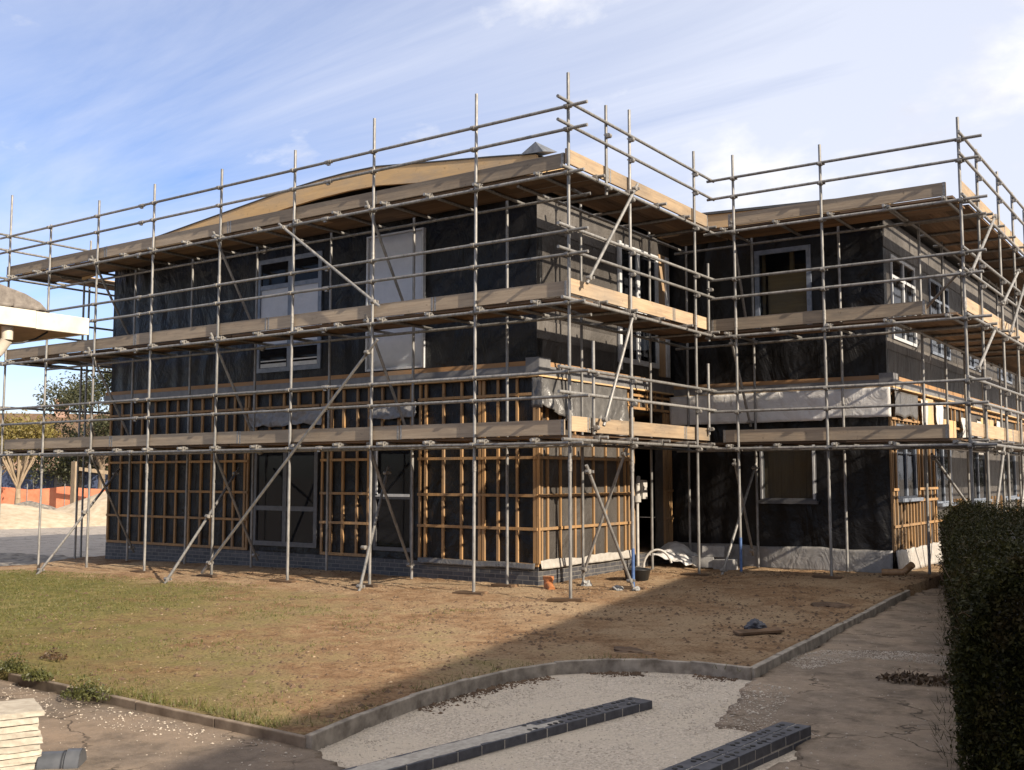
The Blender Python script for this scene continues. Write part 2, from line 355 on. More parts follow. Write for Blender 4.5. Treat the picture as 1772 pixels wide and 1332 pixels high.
def tarmac_mat(name, a, b, tint):
    t = NT(name); v = t.coords(); n1 = t.noise(v, 0.9, 7, 0.7); n2 = t.noise(v, 6, 8, 0.75); n3 = t.noise(v, 70, 4, 0.8)
    c = t.ramp(n2, [(0.3, a), (0.7, b)])
    c = t.mix(t.ramp(n1, [(0.40,(0,0,0)),(0.66,(0.8,0.8,0.8))]), c, tint)
    c = t.mix(t.ramp(n3, [(0.6,(0,0,0)),(0.72,(0.6,0.6,0.6))]), c, [min(1,q*1.9) for q in tint])
    c = t.mix(t.ramp(n3, [(0.28,(0.6,0.6,0.6)),(0.4,(0,0,0))]), c, [q*0.4 for q in a])
    vo = t.n.new('ShaderNodeTexVoronoi'); vo.feature = 'DISTANCE_TO_EDGE'; vo.inputs['Scale'].default_value = 0.75
    va = t.n.new('ShaderNodeVectorMath'); va.operation = 'ADD'; nn = t.n.new('ShaderNodeTexNoise'); nn.inputs['Scale'].default_value = 2.2; nn.inputs['Detail'].default_value = 7; t.link(v, nn.inputs['Vector'])
    t.link(v, va.inputs[0]); t.link(nn.outputs['Color'], va.inputs[1]); t.link(va.outputs[0], vo.inputs['Vector'])
    crk = t.math('MULTIPLY', t.ramp(vo.outputs['Distance'], [(0.004,(0.8,0.8,0.8)),(0.014,(0,0,0))]), t.ramp(n1, [(0.42,(0,0,0)),(0.55,(1,1,1))]))
    c = t.mix(crk, c, [q*0.3 for q in a])
    n4 = t.noise(v, 2.4, 6, 0.7); c = t.mix(t.ramp(n4, [(0.50,(0,0,0)),(0.66,(0.6,0.6,0.6))]), c, [q*0.55 for q in a])
    t.base(c); t.set(Roughness=0.9); t.bsdf.inputs['Specular IOR Level'].default_value = 0.2
    t.bump(t.math('SUBTRACT', t.math('ADD', n3, n2), crk), 0.7, 0.012); return t.m
M['tarmac'] = tarmac_mat('brown_tarmac', (0.115,0.092,0.072), (0.21,0.17,0.135), (0.27,0.205,0.148))
M['path'] = tarmac_mat('worn_path', (0.125,0.098,0.074), (0.26,0.21,0.165), (0.33,0.255,0.185))
M['yard'] = tarmac_mat('grey_yard', (0.26,0.23,0.20), (0.38,0.34,0.30), (0.32,0.285,0.25))
def gravel_mat():
    t = NT('gravel'); v = t.coords()
    vo = t.n.new('ShaderNodeTexVoronoi'); vo.inputs['Scale'].default_value = 70; t.link(v, vo.inputs['Vector'])
    n1 = t.noise(v, 1.4, 6, 0.7); n2 = t.noise(v, 60, 5, 0.8)
    c = t.ramp(vo.outputs['Color'], [(0.1,(0.36,0.31,0.25)),(0.9,(0.66,0.575,0.475))])
    c = t.mix(t.ramp(n1, [(0.42,(0,0,0)),(0.62,(0.85,0.85,0.85))]), c, (0.56,0.485,0.39))
    c = t.mix(t.ramp(n2, [(0.3,(0.5,0.5,0.5)),(0.45,(0,0,0))]), c, (0.24,0.20,0.16))
    t.base(c); t.set(Roughness=0.95); t.bsdf.inputs['Specular IOR Level'].default_value = 0.1
    t.bump(t.math('ADD', t.math('MULTIPLY', vo.outputs['Distance'], -0.6), n2), 0.8, 0.015); return t.m
M['gravel'] = gravel_mat()

# ------------------------------------------------------------------ camera, light, sky
EL, AZ = R(28), R(99)                      # sun to the right, a little in front of the long facade
cam = bpy.data.cameras.new('camera'); co = bpy.data.objects.new('camera', cam); COL.objects.link(co)
co.location = (8.112, -13.149, 1.779); co.rotation_euler = (R(90+4.96), 0, R(34.796))
cam.sensor_width = 36; cam.lens = 37.23; cam.clip_end = 2000; S.camera = co
su = bpy.data.lights.new('sun', 'SUN'); su.energy = 3.9; su.angle = R(0.55); su.color = (1.0, 0.87, 0.70)
so = bpy.data.objects.new('sun', su); COL.objects.link(so)
sdir = Vector((math.sin(AZ)*math.cos(EL), math.cos(AZ)*math.cos(EL), math.sin(EL)))
so.rotation_euler = sdir.to_track_quat('Z', 'Y').to_euler(); so.location = sdir*60
w = bpy.data.worlds.new('World'); S.world = w; w.use_nodes = True
def world():
    t = NT.__new__(NT); t.t = w.node_tree; t.n = t.t.nodes; t.l = t.t.links
    bg = t.n['Background']
    sky = t.n.new('ShaderNodeTexSky'); sky.sky_type = 'NISHITA'; sky.sun_disc = False
    sky.sun_elevation = EL; sky.sun_rotation = AZ; sky.air_density = 1.0; sky.dust_density = 0.6; sky.ozone_density = 1.2
    tc = t.n.new('ShaderNodeTexCoord'); sp = t.n.new('ShaderNodeSeparateXYZ'); t.link(tc.outputs['Generated'], sp.inputs[0])
    x, y, z = sp.outputs
    zz = t.math('ADD', t.math('MAXIMUM', z, 0.0), 0.10)
    cx = t.n.new('ShaderNodeCombineXYZ'); t.link(t.math('DIVIDE', x, zz), cx.inputs[0]); t.link(t.math('DIVIDE', y, zz), cx.inputs[1])
    mp = t.n.new('ShaderNodeMapping'); mp.inputs['Rotation'].default_value = (0,0,R(27)); mp.inputs['Scale'].default_value = (0.45,1.5,1); t.link(cx.outputs[0], mp.inputs[0])
    streak = t.noise(mp.outputs[0], 1.1, 9, 0.62, 0.6)
    mp2 = t.n.new('ShaderNodeMapping'); mp2.inputs['Scale'].default_value = (1,1,1.9); t.link(tc.outputs['Generated'], mp2.inputs[0])
    puff = t.noise(mp2.outputs[0], 4.2, 9, 0.58, 0.2)
    # cloud cover grows towards the right hand (sun) side
    side = t.math('ADD', t.math('MULTIPLY', x, 0.90), t.math('MULTIPLY', y, 0.42))
    cov = t.math('MULTIPLY_ADD', side, 1.35, 0.86)
    veil = t.math('ADD', cov, t.math('MULTIPLY_ADD', streak, 1.9, -0.90), clamp=True)
    low = t.math('SUBTRACT', 1.0, t.math('MULTIPLY', z, 1.6), clamp=True)
    veil = t.math('MULTIPLY', veil, t.math('MULTIPLY_ADD', low, 0.15, 0.85))
    pf = t.math('MULTIPLY_ADD', puff, 9.0, -4.75); pf = t.math('ADD', pf, t.math('MULTIPLY_ADD', side, 2.0, 0.10), clamp=True)
    skyc = t.mix(1.0, sky.outputs[0], (0.66,0.68,0.86), 'MULTIPLY')
    bright = t.math('MAXIMUM', t.math('MULTIPLY_ADD', side, 1.6, -0.5), t.math('MULTIPLY_ADD', z, 3.0, -1.5))  # brighter cloud added overhead and sunward, out of view, for more fill light
    bright = t.math('MAXIMUM', t.math('MINIMUM', bright, 1.0), 0.0); veil = t.math('MAXIMUM', veil, t.math('MULTIPLY', bright, 0.85))
    vc = t.mix(bright, (4.35,4.55,5.2), (8.0,7.5,7.0))
    c = t.mix(t.math('MULTIPLY', veil, 0.93), skyc, vc)
    shade = t.noise(mp2.outputs[0], 6.5, 6, 0.6)
    pc = t.ramp(shade, [(0.40, (0.72,0.74,0.82)), (0.56, (1.0,1.0,1.0))])
    pcs = t.mix(1.0, pc, (5.5,5.45,5.45), 'MULTIPLY')
    c = t.mix(t.math('MULTIPLY', pf, 0.8), c, pcs)
    t.link(c, bg.inputs['Color']); bg.inputs['Strength'].default_value = 0.095
world()
vs = S.view_settings; vs.view_transform = 'Standard'; vs.look = 'None'; vs.exposure = 1.12; vs.gamma = 1.0; vs.use_curve_mapping = False

# ------------------------------------------------------------------ ground
def lawn_z(x, y):
    z = -0.012*max(0.0, -x-2.0) + 0.035*fbm(x, y, 0, 0.5, 3) + 0.034*fbm(x, y, 5, 2.1, 3) + (0.022*fbm(x, y, 8, 7.0, 3) if y > -0.95*0 - 8 and x > -6 else 0.010*fbm(x, y, 8, 7.0, 2))
    k = max(0.0, min(1.0, (y-1.5)/3.0)); z += 0.05*k + 0.07*max(0.0, min(1.0, (y-0.25)/0.9))*max(0.0, min(1.0, (-x-3.0)/3.0))
    return z
KERB_A = [(-1.25,-7.68),(2.72,-7.83)]
KERB_B = [(2.72,-7.83),(2.56,-7.15),(2.44,-6.4),(2.39,-5.6),(2.42,-5.0),(2.58,-4.45),(2.92,-4.03),(3.3,-3.76),(3.63,-3.67),(4.22,-3.67)]
KERB_C = [(4.22,-3.67),(3.60,4.25)]
LAWN = [(-14.2,-7.2)]+KERB_A+KERB_B[1:]+[KERB_C[1],(3.62,9.0),(-14.2,9.0)]
def inside(poly, x, y):
    c = False; n = len(poly)
    for i in range(n):
        x0,y0 = poly[i]; x1,y1 = poly[(i+1)%n]
        if (y0>y)!=(y1>y) and x < (x1-x0)*(y-y0)/(y1-y0)+x0: c = not c
    return c
def segd(poly, x, y):
    m = 1e9; n = len(poly)
    for i in range(n):
        x0,y0 = poly[i]; x1,y1 = poly[(i+1)%n]; dx,dy = x1-x0,y1-y0; t = max(0,min(1,((x-x0)*dx+(y-y0)*dy)/(dx*dx+dy*dy+1e-9)))
        m = min(m, math.hypot(x-x0-t*dx, y-y0-t*dy))
    return m
def field(name, poly, x0, x1, y0, y1, res, zf, drop, mat, rag=0.0):
    """height field over the polygon; the rim folds down to `drop`"""
    nx = int((x1-x0)/res)+1; ny = int((y1-y0)/res)+1; vs = []; ins = []
    for j in range(ny):
        for i in range(nx):
            x = x0+i*res; y = y0+j*res
            rx = x+rag*fbm(x,y,1.7,1.6,6); ry = y+rag*fbm(x,y,7.7,1.6,6)
            k = inside(poly, rx, ry); ins.append(k); vs.append((x, y, zf(x,y) if k else drop))
    fs = []
    for j in range(ny-1):
        for i in range(nx-1):
            q = (j*nx+i, j*nx+i+1, (j+1)*nx+i+1, (j+1)*nx+i)
            if any(ins[k] for k in q): fs.append(q)
    me = bpy.data.meshes.new(name); me.from_pydata(vs, [], fs); me.update()
    me.polygons.foreach_set('use_smooth', [True]*len(fs))
    bm = bmesh.new(); bm.from_mesh(me); bmesh.ops.delete(bm, geom=[v for v in bm.verts if not v.link_faces], context='VERTS'); bm.to_mesh(me); bm.free()
    return tag(link(name, me, mat), kind='structure')
g = MB(); g.quad((-700,-700,-0.33),(700,-700,-0.33),(700,900,-0.33),(-700,900,-0.33)); tag(g.build('ground', M['yard']), kind='structure')
field('lawn', LAWN, -14.3, 4.4, -7.95, 9.05, 0.07, lawn_z, -0.45, M['lawn'])
PZ = lambda x, y, b: b+0.012*fbm(x,y,2,0.8,3)+0.006*fbm(x,y,4,5,3)
fz = lambda b: (lambda x, y: b+0.012*fbm(x,y,2,0.8,3)+0.006*fbm(x,y,4,5,3))
field('gravel_bed', [(2.0,-11.5),(6.5,-11.5),(6.5,-3.4),(2.0,-3.4)], 1.9, 6.6, -11.6, -3.3, 0.07, fz(-0.098), -0.4, M['gravel'])
PATH = [(3.62,7.4),(3.64,4.0),(4.24,-3.72),(4.36,-4.1),(4.46,-4.6),(4.55,-5.1),(4.70,-5.66),(5.12,-5.62),(5.4,-5.75),(5.55,-6.4),(5.3,-8.0),(5.0,-11.5),(10,-11.5),(10,7.4)]
field('tarmac_path', PATH, 3.3, 10.1, -11.6, 7.5, 0.05, fz(-0.074), -0.4, M['path'], 0.22)
FORE = [(-6,-13),(-6,-7.62),(2.6,-7.75),(2.85,-7.86),(3.1,-7.98),(3.42,-8.12),(3.1,-8.5),(2.9,-9.2),(2.7,-13)]
field('tarmac_forecourt', FORE, -6.1, 3.6, -13.1, -7.55, 0.07, fz(-0.066), -0.4, M['tarmac'], 0.10)
field('rubble_strip', [(-25,-4),(-13.8,-4),(-13.2,-1),(-14,2.5),(-17,2.8),(-26,1.5)], -26, -13, -4.2, 3.2, 0.14, lambda x,y: -0.24+0.16*abs(fbm(x,y,1,1.1,4))+0.05*fbm(x,y,2,4,3), -0.5, M['rubble'])

def kerb(name, pts, wd=0.055, top=0.012, bot=-0.4, mat='kerb'):
    m = MB(); 
    # resample into kerb stones of about 0.9 m with hairline joints
    P = [Vector((*p,0)) for p in pts]
    for a, b in zip(P[:-1], P[1:]):
        L = (b-a).length; n = max(1, round(L/0.9)); d = (b-a).normalized(); s = Vector((-d.y,d.x,0))
        for i in range(n):
            p = a+d*(L*i/n+(0.004 if n>1 else -0.012)); q = a+d*(L*(i+1)/n-(0.004 if n>1 else -0.012)); dz = random.uniform(-0.007,0.007); c = (p+q)/2
            m.obox((c.x+random.uniform(-.004,.004),c.y+random.uniform(-.004,.004),(top+bot)/2+dz), d, s, (0,0,1), (q-p).length/2, wd/2, (top-bot)/2)
    return tag(m.build(name, M[mat], bevel=0.008), kind='structure')
kerb('kerb', KERB_A, 0.05, 0.004, mat='kerbdirt'); kerb('kerb', KERB_B, 0.06, 0.02); kerb('kerb', KERB_C, 0.07, 0.012)

# ------------------------------------------------------------------ leaves, stones
def leaves(name, pts, mat, parent, smin, smax, up=0.3, tri=False):
    vs = []; fs = []
    for p in pts:
        s = random.uniform(smin, smax); d = Vector((random.gauss(0,1), random.gauss(0,1), random.gauss(0,1)+up)).normalized()
        o = d.orthogonal().normalized(); a = random.uniform(0, 6.28); e = o*math.cos(a)+d.cross(o)*math.sin(a); f = d.cross(e)
        b = len(vs); p = Vector(p)
        vs += [p-e*s, p+f*s*0.45, p+e*s, p-f*s*0.45]; fs.append((b,b+1,b+2,b+3))
    me = bpy.data.meshes.new(name); me.from_pydata([tuple(v) for v in vs], [], fs); me.update()
    return link(name, me, mat, parent)
def pebbles(name, spots, mat, smin, smax):
    vs = []; fs = []
    T = [(1,0,0),(-1,0,0),(0,1,0),(0,-1,0),(0,0,1),(0,0,-1)]
    F = [(0,2,4),(2,1,4),(1,3,4),(3,0,4),(2,0,5),(1,2,5),(3,1,5),(0,3,5)]
    for (x,y,z) in spots:
        s = random.uniform(smin, smax)*random.choice((0.6,0.8,1,1.0,1.5)); a = random.uniform(0,6.28); b = len(vs)
        k = [random.uniform(0.6,1.2) for _ in range(6)]
        for (tx,ty,tz), kk in zip(T, k):
            X = tx*math.cos(a)-ty*math.sin(a); Y = tx*math.sin(a)+ty*math.cos(a)
            vs.append((x+X*s*kk, y+Y*s*kk, z+tz*s*0.6*kk))
        fs += [tuple(b+i for i in f) for f in F]
    me = bpy.data.meshes.new(name); me.from_pydata(vs, [], fs); me.update()
    return tag(link(name, me, mat), kind='stuff')
def rnd_in(poly, n, box, dens=None):
    out = []
    while len(out) < n:
        x = random.uniform(box[0], box[1]); y = random.uniform(box[2], box[3])
        if inside(poly, x, y) and (dens is None or random.random() < dens(x,y)): out.append((x,y))
    return out
# grass tufts on the green side of the lawn
def greenness(x, y):
    e = (-0.95*y-5.4-x)*0.16+fbm(x,y,9,0.6,3)*1.6+fbm(x,y,3,2.0,3)*0.8
    return max(0.0, min(1.0, e))*(1 if y < -0.7 else 0)
vs = []; fs = []
for (x,y) in rnd_in(LAWN, 26000, (-13,2.6,-7.65,-0.6), greenness):
    z = lawn_z(x,y)
    for _ in range(2):
        a = random.uniform(0,6.28); h = random.uniform(0.012,0.034); bx = x+random.uniform(-.03,.03); by = y+random.uniform(-.03,.03); b = len(vs); wv = 0.006
        vs += [(bx-wv*math.cos(a),by-wv*math.sin(a),z-.005),(bx+wv*math.cos(a),by+wv*math.sin(a),z-.005),(bx+random.uniform(-.03,.03),by+random.uniform(-.03,.03),z+h)]; fs.append((b,b+1,b+2))
for k in range(2600):
    P = random.choice((KERB_A,KERB_B)) if k%3 else KERB_A; i = random.randrange(len(P)-1); f = random.random(); x = P[i][0]+(P[i+1][0]-P[i][0])*f; y = P[i][1]+(P[i+1][1]-P[i][1])*f
    if P is KERB_B and random.random()<.5: continue
    x += -abs(random.gauss(0,.12))*(P is KERB_B)-(0.03 if P is KERB_B else 0); y += 0.04+abs(random.gauss(0,.12)) if P is KERB_A else random.gauss(0,.05)
    if nz(x*1.3,y*1.3,2) < -0.05: continue
    z = lawn_z(x,y); a = random.uniform(0,6.28); h = random.uniform(0.02,0.075); b = len(vs); wv = 0.004
    vs += [(x-wv*math.cos(a),y-wv*math.sin(a),z-.01),(x+wv*math.cos(a),y+wv*math.sin(a),z-.01),(x+random.uniform(-.05,.05),y+random.uniform(-.05,.05),z+h)]; fs.append((b,b+1,b+2))
me = bpy.data.meshes.new('grass'); me.from_pydata(vs, [], fs); me.update(); tag(link('grass', me, M['grass']), 'thin worn grass on the left half of the lawn', 'grass', kind='stuff')
sp = [(x,y,lawn_z(x,y)) for x,y in rnd_in(LAWN, 5200, (-13,4.2,-7.7,6), lambda x,y: 0.12+0.9*max(0,min(1,1-abs(y-0.6)/1.6))+(0.9 if -1.6<x<1.6 and 0.2<y<5 else 0)+ (0.25 if fbm(x,y,1,0.8,3)>0.12 else 0))]
tag(pebbles('soil_clods', [(x,y,lawn_z(x,y)) for x,y in rnd_in(LAWN, 5200, (-8,4.2,-7.7,6), lambda x,y: max(0.05,min(1,0.3+1.6*fbm(x,y,6,0.9,3)))*(1.0 if x>-1 else 0.45))], M['clod'], 0.008, 0.030), 'dark crumbs of soil over the bare ground', 'soil')
kb = []
while len(kb) < 900:
    i = random.randrange(2,len(KERB_B)-1); f = random.random(); x = KERB_B[i][0]+(KERB_B[i+1][0]-KERB_B[i][0])*f; y = KERB_B[i][1]+(KERB_B[i+1][1]-KERB_B[i][1])*f
    dx = abs(random.gauss(0,.10))+0.04
    if nz(x*1.5,y*1.5,4) > -0.05: kb.append((x+dx*(0.9 if i<6 else 0.3),y-dx*(0.3 if i<6 else 1.0),-0.094))
tag(pebbles('kerb_crumbs', kb, M['clod'], 0.006, 0.020), 'soil crumbs fallen along the curved kerb', 'soil')
tag(pebbles('soil_stones', sp, M['stones'], 0.006, 0.015), 'small tan stones strewn over the bare soil', 'stones')
GB = [(2.45,-7.8),(3.2,-8.1),(3.5,-9.3),(5.0,-9.3),(5.3,-6),(4.45,-5.5),(4.2,-3.8),(3.5,-3.75),(2.9,-4.1),(2.5,-5)]
sp = [(x,y,PZ(x,y,-0.096)) for x,y in rnd_in(GB, 6500, (2.4,5.4,-9.4,-3.7), lambda x,y: 0.15+(0.85 if (x<2.95 or y>-4.5 or (x>3.9 and y>-5.6)) else 0)*(0.5+fbm(x,y,3,2,2)))]
sp += [(x,y,PZ(x,y,-0.070)) for x,y in rnd_in([(4.3,-3.9),(4.75,-3.9),(5.0,-5.2),(5.5,-5.5),(5.4,-6),(4.6,-5.9),(4.4,-5)], 900, (4.2,5.5,-6,-3.8))]
tag(pebbles('gravel_chips', sp, M['gravelchips'], 0.004, 0.012), 'grey stone chips loose in the gravel bed', 'gravel', kind='stuff')
STRIP = [(4.05,-2.6),(4.25,-1.75),(5.0,-1.3),(5.9,-1.5),(6.0,-2.3),(5.5,-2.0),(4.8,-2.0),(4.5,-3.0)]
sp = [(x,y,PZ(x,y,-0.070)) for x,y in rnd_in(STRIP, 2600, (4,6,-3,-1.2))]+[(x,y,PZ(x,y,-0.072)) for x,y in rnd_in(PATH, 700, (3.9,6.4,-9,4))]+[(x,y,-0.064) for x,y in rnd_in([(-1.2,-7.78),(2.6,-7.9),(2.9,-8.1),(0.5,-8.35),(-1.2,-8.1)], 420, (-1.2,3,-8.4,-7.7))]+[(x,y,-0.064) for x,y in rnd_in(FORE, 220, (-0.5,3,-10,-7.9))]
tag(pebbles('path_chips', sp, M['greystones'], 0.004, 0.011), 'loose stone chips lying on the tarmac', 'stones')

# ------------------------------------------------------------------ THE BUILDING
bld = empty('timber_frame_building', 'two storey L shaped building wrapped in black membrane behind scaffolding', 'building', (-1.6,1.55,0))
BL = Vector((-1.6,1.55,0))
def bpart(m, name, mat, parent=None, bevel=0.0, label=None):
    # mesh coordinates are world: move the part back by the thing's origin
    o = m.build(name, mat, parent or bld, None, bevel)
    if parent is None: o.location = -BL
    if label: o['label'] = label
    return o
def wall_x(m, y0, y1, x0, x1, z0, z1, holes):
    """wall in the xz plane with rectangular openings (hx0,hx1,hz0,hz1)"""
    xs = sorted({x0,x1,*[h[0] for h in holes],*[h[1] for h in holes]}); 
    for a, b in zip(xs[:-1], xs[1:]):
        hs = sorted([(h[2],h[3]) for h in holes if h[0] <= a+1e-6 and h[1] >= b-1e-6]); z = z0
        for (h0,h1) in hs:
            if h0 > z: m.box(a,b,y0,y1,z,h0)
            z = h1
        if z < z1: m.box(a,b,y0,y1,z,z1)
def wall_y(m, x0, x1, y0, y1, z0, z1, holes):
    ys = sorted({y0,y1,*[h[0] for h in holes],*[h[1] for h in holes]})
    for a, b in zip(ys[:-1], ys[1:]):
        hs = sorted([(h[2],h[3]) for h in holes if h[0] <= a+1e-6 and h[1] >= b-1e-6]); z = z0
        for (h0,h1) in hs:
            if h0 > z: m.box(x0,x1,a,b,z,h0)
            z = h1
        if z < z1: m.box(x0,x1,a,b,z,z1)
XL, XB, XD, YA, YC = -13.35, -1.6, 2.75, 1.55, 6.55
YE = 34.0
# holes
HA = [(-8.45,-6.62,3.88,6.2),(-5.38,-4.03,3.76,6.28),(-8.45,-6.65,0.42,2.62),(-5.2,-4.25,0.44,2.62)]
HB = [(4.33,6.0,3.95,6.25),(4.75,6.15,0.30,3.05)]
HC = [(0.27,1.40,4.58,6.22),(0.29,1.40,1.30,2.62)]
HD = [(7.0,8.7,4.35,5.95),(9.9,11.6,4.35,5.95),(13.2,15,4.35,5.95),(17,19,4.35,5.95),(21,23,4.35,5.95),(26,28,4.35,5.95),
      (6.95,8.35,1.35,2.75),(9.9,11.3,1.2,2.75),(13.2,15,1.2,2.75),(17,19,1.2,2.75),(21,23,1.2,2.75)]
T = 0.18
for nm, args in (('front_wall', None),):
    m = MB(); wall_x(m, YA, YA+T, XL, XB, 0.30, 6.55, HA)
    gp = [(XL,6.55),(XB,6.55),(XB,6.75),(-3.4,6.95),(-4.9,7.05),(-6.1,7.02),(-7,6.95),(-9,6.75),(-11.1,6.56)]
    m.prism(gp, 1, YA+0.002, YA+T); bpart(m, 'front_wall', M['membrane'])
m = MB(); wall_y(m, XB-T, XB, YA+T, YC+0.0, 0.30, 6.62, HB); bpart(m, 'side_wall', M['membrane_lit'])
bpart(MB().box(XB+0.001,XB+0.012,YA+0.002,4.25,5.99,6.6), 'painted_sun_strip', M['sun_strip']); bpart(MB().box(XB+0.001,XB+0.012,YA+0.002,4.25,4.10,4.42), 'painted_sun_strip', M['sun_strip'])  # sun falling through the deck gap, painted as paler strips on the wall
bpart(MB().box(XD+0.001,XD+0.012,YC+0.002,YE,6.02,6.6), 'painted_sun_strip', M['sun_strip']); bpart(MB().box(XD+0.001,XD+0.012,YC+0.002,YE,4.12,4.33), 'painted_sun_strip', M['sun_strip'])
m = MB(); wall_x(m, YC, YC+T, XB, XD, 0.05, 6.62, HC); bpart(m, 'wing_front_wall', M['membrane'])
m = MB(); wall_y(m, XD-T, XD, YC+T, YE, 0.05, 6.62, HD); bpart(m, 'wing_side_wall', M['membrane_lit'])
m = MB(); m.box(XL,XL+T,YA+T,22,0.3,6.5); m.box(XL,XB-T,22,22.18,0.3,6.5); m.box(XB,XD-T,YE-T,YE,0.3,6.6); m.box(XB-T,XB,YC+T,YE,0.3,6.6); bpart(m, 'rear_wall', M['membrane'])
m = MB(); m.box(XL+T,XB-T,YA+T,21.9,3.05,3.3); m.box(XB+0.01,XD-T,YC+T,YE-T,3.05,3.3); m.box(XL+T,XB-T,YA+T,21.9,0.1,0.3); m.box(XB+0.01,XD-T,YC+T,YE-T,0.1,0.3); bpart(m, 'floor_slab', M['inner'])
m = MB()
for z0,z1 in ((0.3,3.05),(3.3,6.5)):
    m.box(XL+T,XB-T,5.2,5.3,z0,z1); m.box(XB+.01,XD-T,9.6,9.7,z0,z1)
    for x in (-10,-5.8,-3.2): m.box(x,x+0.1,YA+T,5.2,z0,z1)
bpart(m, 'interior_partition', M['inner'])
# plinth of dark blue brick
m = MB(); m.box(XL-0.02,XB+0.02,YA+0.0,YA+0.2,-0.4,0.295); m.box(XB-0.18,XB+0.02,YA+0.2,YC,-0.4,0.295); m.box(XL-0.02,XL+0.18,YA+0.2,22,-0.4,0.295)
bpart(m, 'brick_plinth', M['brick'])
m = MB(); m.box(XB+0.022,XD+0.02,YC+0.0,YC+0.2,-0.4,0.045); m.box(XD-0.18,XD+0.02,YC+0.2,YE,-0.4,0.045); bpart(m, 'brick_plinth', M['brick'])
# ledge between the storeys
m = MB()
m.box(XL-0.05,XB+0.10,1.44,YA-0.002,3.63,3.71); m.box(XB+0.002,XB+0.10,YA,YC,3.63,3.71); m.box(XB+0.1,XD+0.10,YC-0.10,YC-0.002,3.55,3.63); m.box(XD+0.002,XD+0.10,YC,YE,3.55,3.63)
bpart(m, 'ledge_batten', M['battenx'])
m = MB()
m.box(XL-0.05,XB+0.13,1.41,YA-0.002,3.47,3.627); m.box(XB+0.002,XB+0.13,YA,YC-0.13,3.47,3.627); m.box(XB+0.13,XD+0.13,YC-0.13,YC-0.002,3.42,3.547); m.box(XD+0.002,XD+0.13,YC,YE,3.42,3.547)
bpart(m, 'ledge_flashing', M['flashing'])
m = MB(); m.box(XL-0.06,XB+0.15,1.39,YA-0.004,3.44,3.467); m.box(XB+0.004,XB+0.15,YA,YC-0.15,3.44,3.467); m.box(XD+0.004,XD+0.15,YC,YE,3.39,3.417); m.box(XB+0.15,XD+0.15,YC-0.15,YC-0.004,3.39,3.417)
bpart(m, 'ledge_trim', M['ply'])
# corner block of the ledge
m = MB(); m.box(XB-0.12,XB+0.145,1.395,1.406,3.45,3.76); m.box(XB+0.132,XB+0.147,1.41,1.75,3.45,3.76); bpart(m, 'corner_block', M['flashing'])
m = MB(); m.box(XD-0.1,XD+0.14,YC-0.145,YC-0.132,3.36,3.66); m.box(XD+0.132,XD+0.147,YC-0.13,YC+0.2,3.36,3.66); bpart(m, 'corner_block', M['flashing'])

# battens of the lower storey
def batten_grid_x(x0, x1, xs, y, zs, ztop, zbot, skip=()):
    m = MB()
    for x in xs: 
        wv = 0.048+random.uniform(-.006,.012); j = random.uniform(-.012,.012); m.box(x-wv/2+j,x+wv/2+j,y-0.036,y-0.001,zbot,ztop)
    m.box(x0,x1,y-0.030,y-0.0012,zbot-0.055,zbot-0.001)
    for z in zs: m.box(x0,x1,y-0.060-random.uniform(0,.003),y-0.037,z-0.024,z+0.024)
    return m
ZH = [0.92,1.47,2.10,3.16]
bays = [(-13.3,-8.6,[-13.28,-12.86,-12.5,-12.12,-11.67,-11.25,-10.9,-10.45,-10.07,-9.74,-9.32,-9.05,-8.72,-8.62]),
        (-6.55,-5.3,[-6.52,-6.29,-5.99,-5.62,-5.33]),
        (-4.12,-1.56,[-4.09,-3.95,-3.56,-3.15,-2.76,-2.68,-2.38,-1.97,-1.63,-1.565])]
for x0,x1,xs in bays: bpart(batten_grid_x(x0,x1,xs,YA,ZH,3.43,0.36), 'wall_battens', M['batten'])
m = batten_grid_x(-8.5,-6.6,[-8.4,-8.0,-7.6,-7.2,-6.8],YA,[3.16],3.43,2.72); bpart(m, 'wall_battens', M['batten'])
m = batten_grid_x(-5.25,-4.2,[-5.0,-4.6,-4.3],YA,[3.16],3.43,2.72); bpart(m, 'wall_battens', M['batten'])
def batten_grid_y(ys, x, zs, ztop, zbot, y0, y1, wd=0.048):
    m = MB()
    for y in ys:
        wv = wd+random.uniform(-.005,.01); m.box(x+0.001,x+0.036,y-wv/2,y+wv/2,zbot,ztop)
    for z in zs: m.box(x+0.037,x+0.060,y0,y1,z-0.024,z+0.024)
    return m
bpart(batten_grid_y([1.575,1.66,1.84,2.25,2.72,2.96,3.36,3.8,4.27,4.52,4.66], XB, [0.92,1.47,2.10,3.16], 3.43, 0.34, 1.56, 4.70), 'wall_battens', M['batten'])
bpart(batten_grid_y([4.75,5.1,5.45,5.8,6.12], XB, [3.35,3.1], 3.43, 3.07, 4.72, 6.5), 'wall_battens', M['batten'])
bpart(batten_grid_y([6.19,6.26,6.36,6.46], XB, [1.5,0.95], 3.06, 0.3, 6.17, 6.5, 0.07), 'wall_battens', M['batten'])
ysd = [6.58,6.68,6.9]+[7.15+0.22*i for i in range(6)]+[8.5,8.75,9.0,9.25,9.6,9.8]+[11.45+0.3*i for i in range(6)]+[15.2+0.4*i for i in range(5)]+[19.2+0.4*i for i in range(5)]
bpart(batten_grid_y([y for y in ysd], XD, [0.88], 1.30, 0.42, 6.57, 21), 'wall_battens', M['batten'])
bpart(batten_grid_y([6.58,6.68,6.9], XD, [1.55,2.3], 2.8, 1.30, 6.56, 6.93), 'wall_battens', M['batten']); bpart(batten_grid_y([8.42,8.55,8.8,9.1,9.4,9.75], XD, [1.33,1.55], 2.8, 1.30, 8.4, 9.9), 'wall_battens', M['batten'])
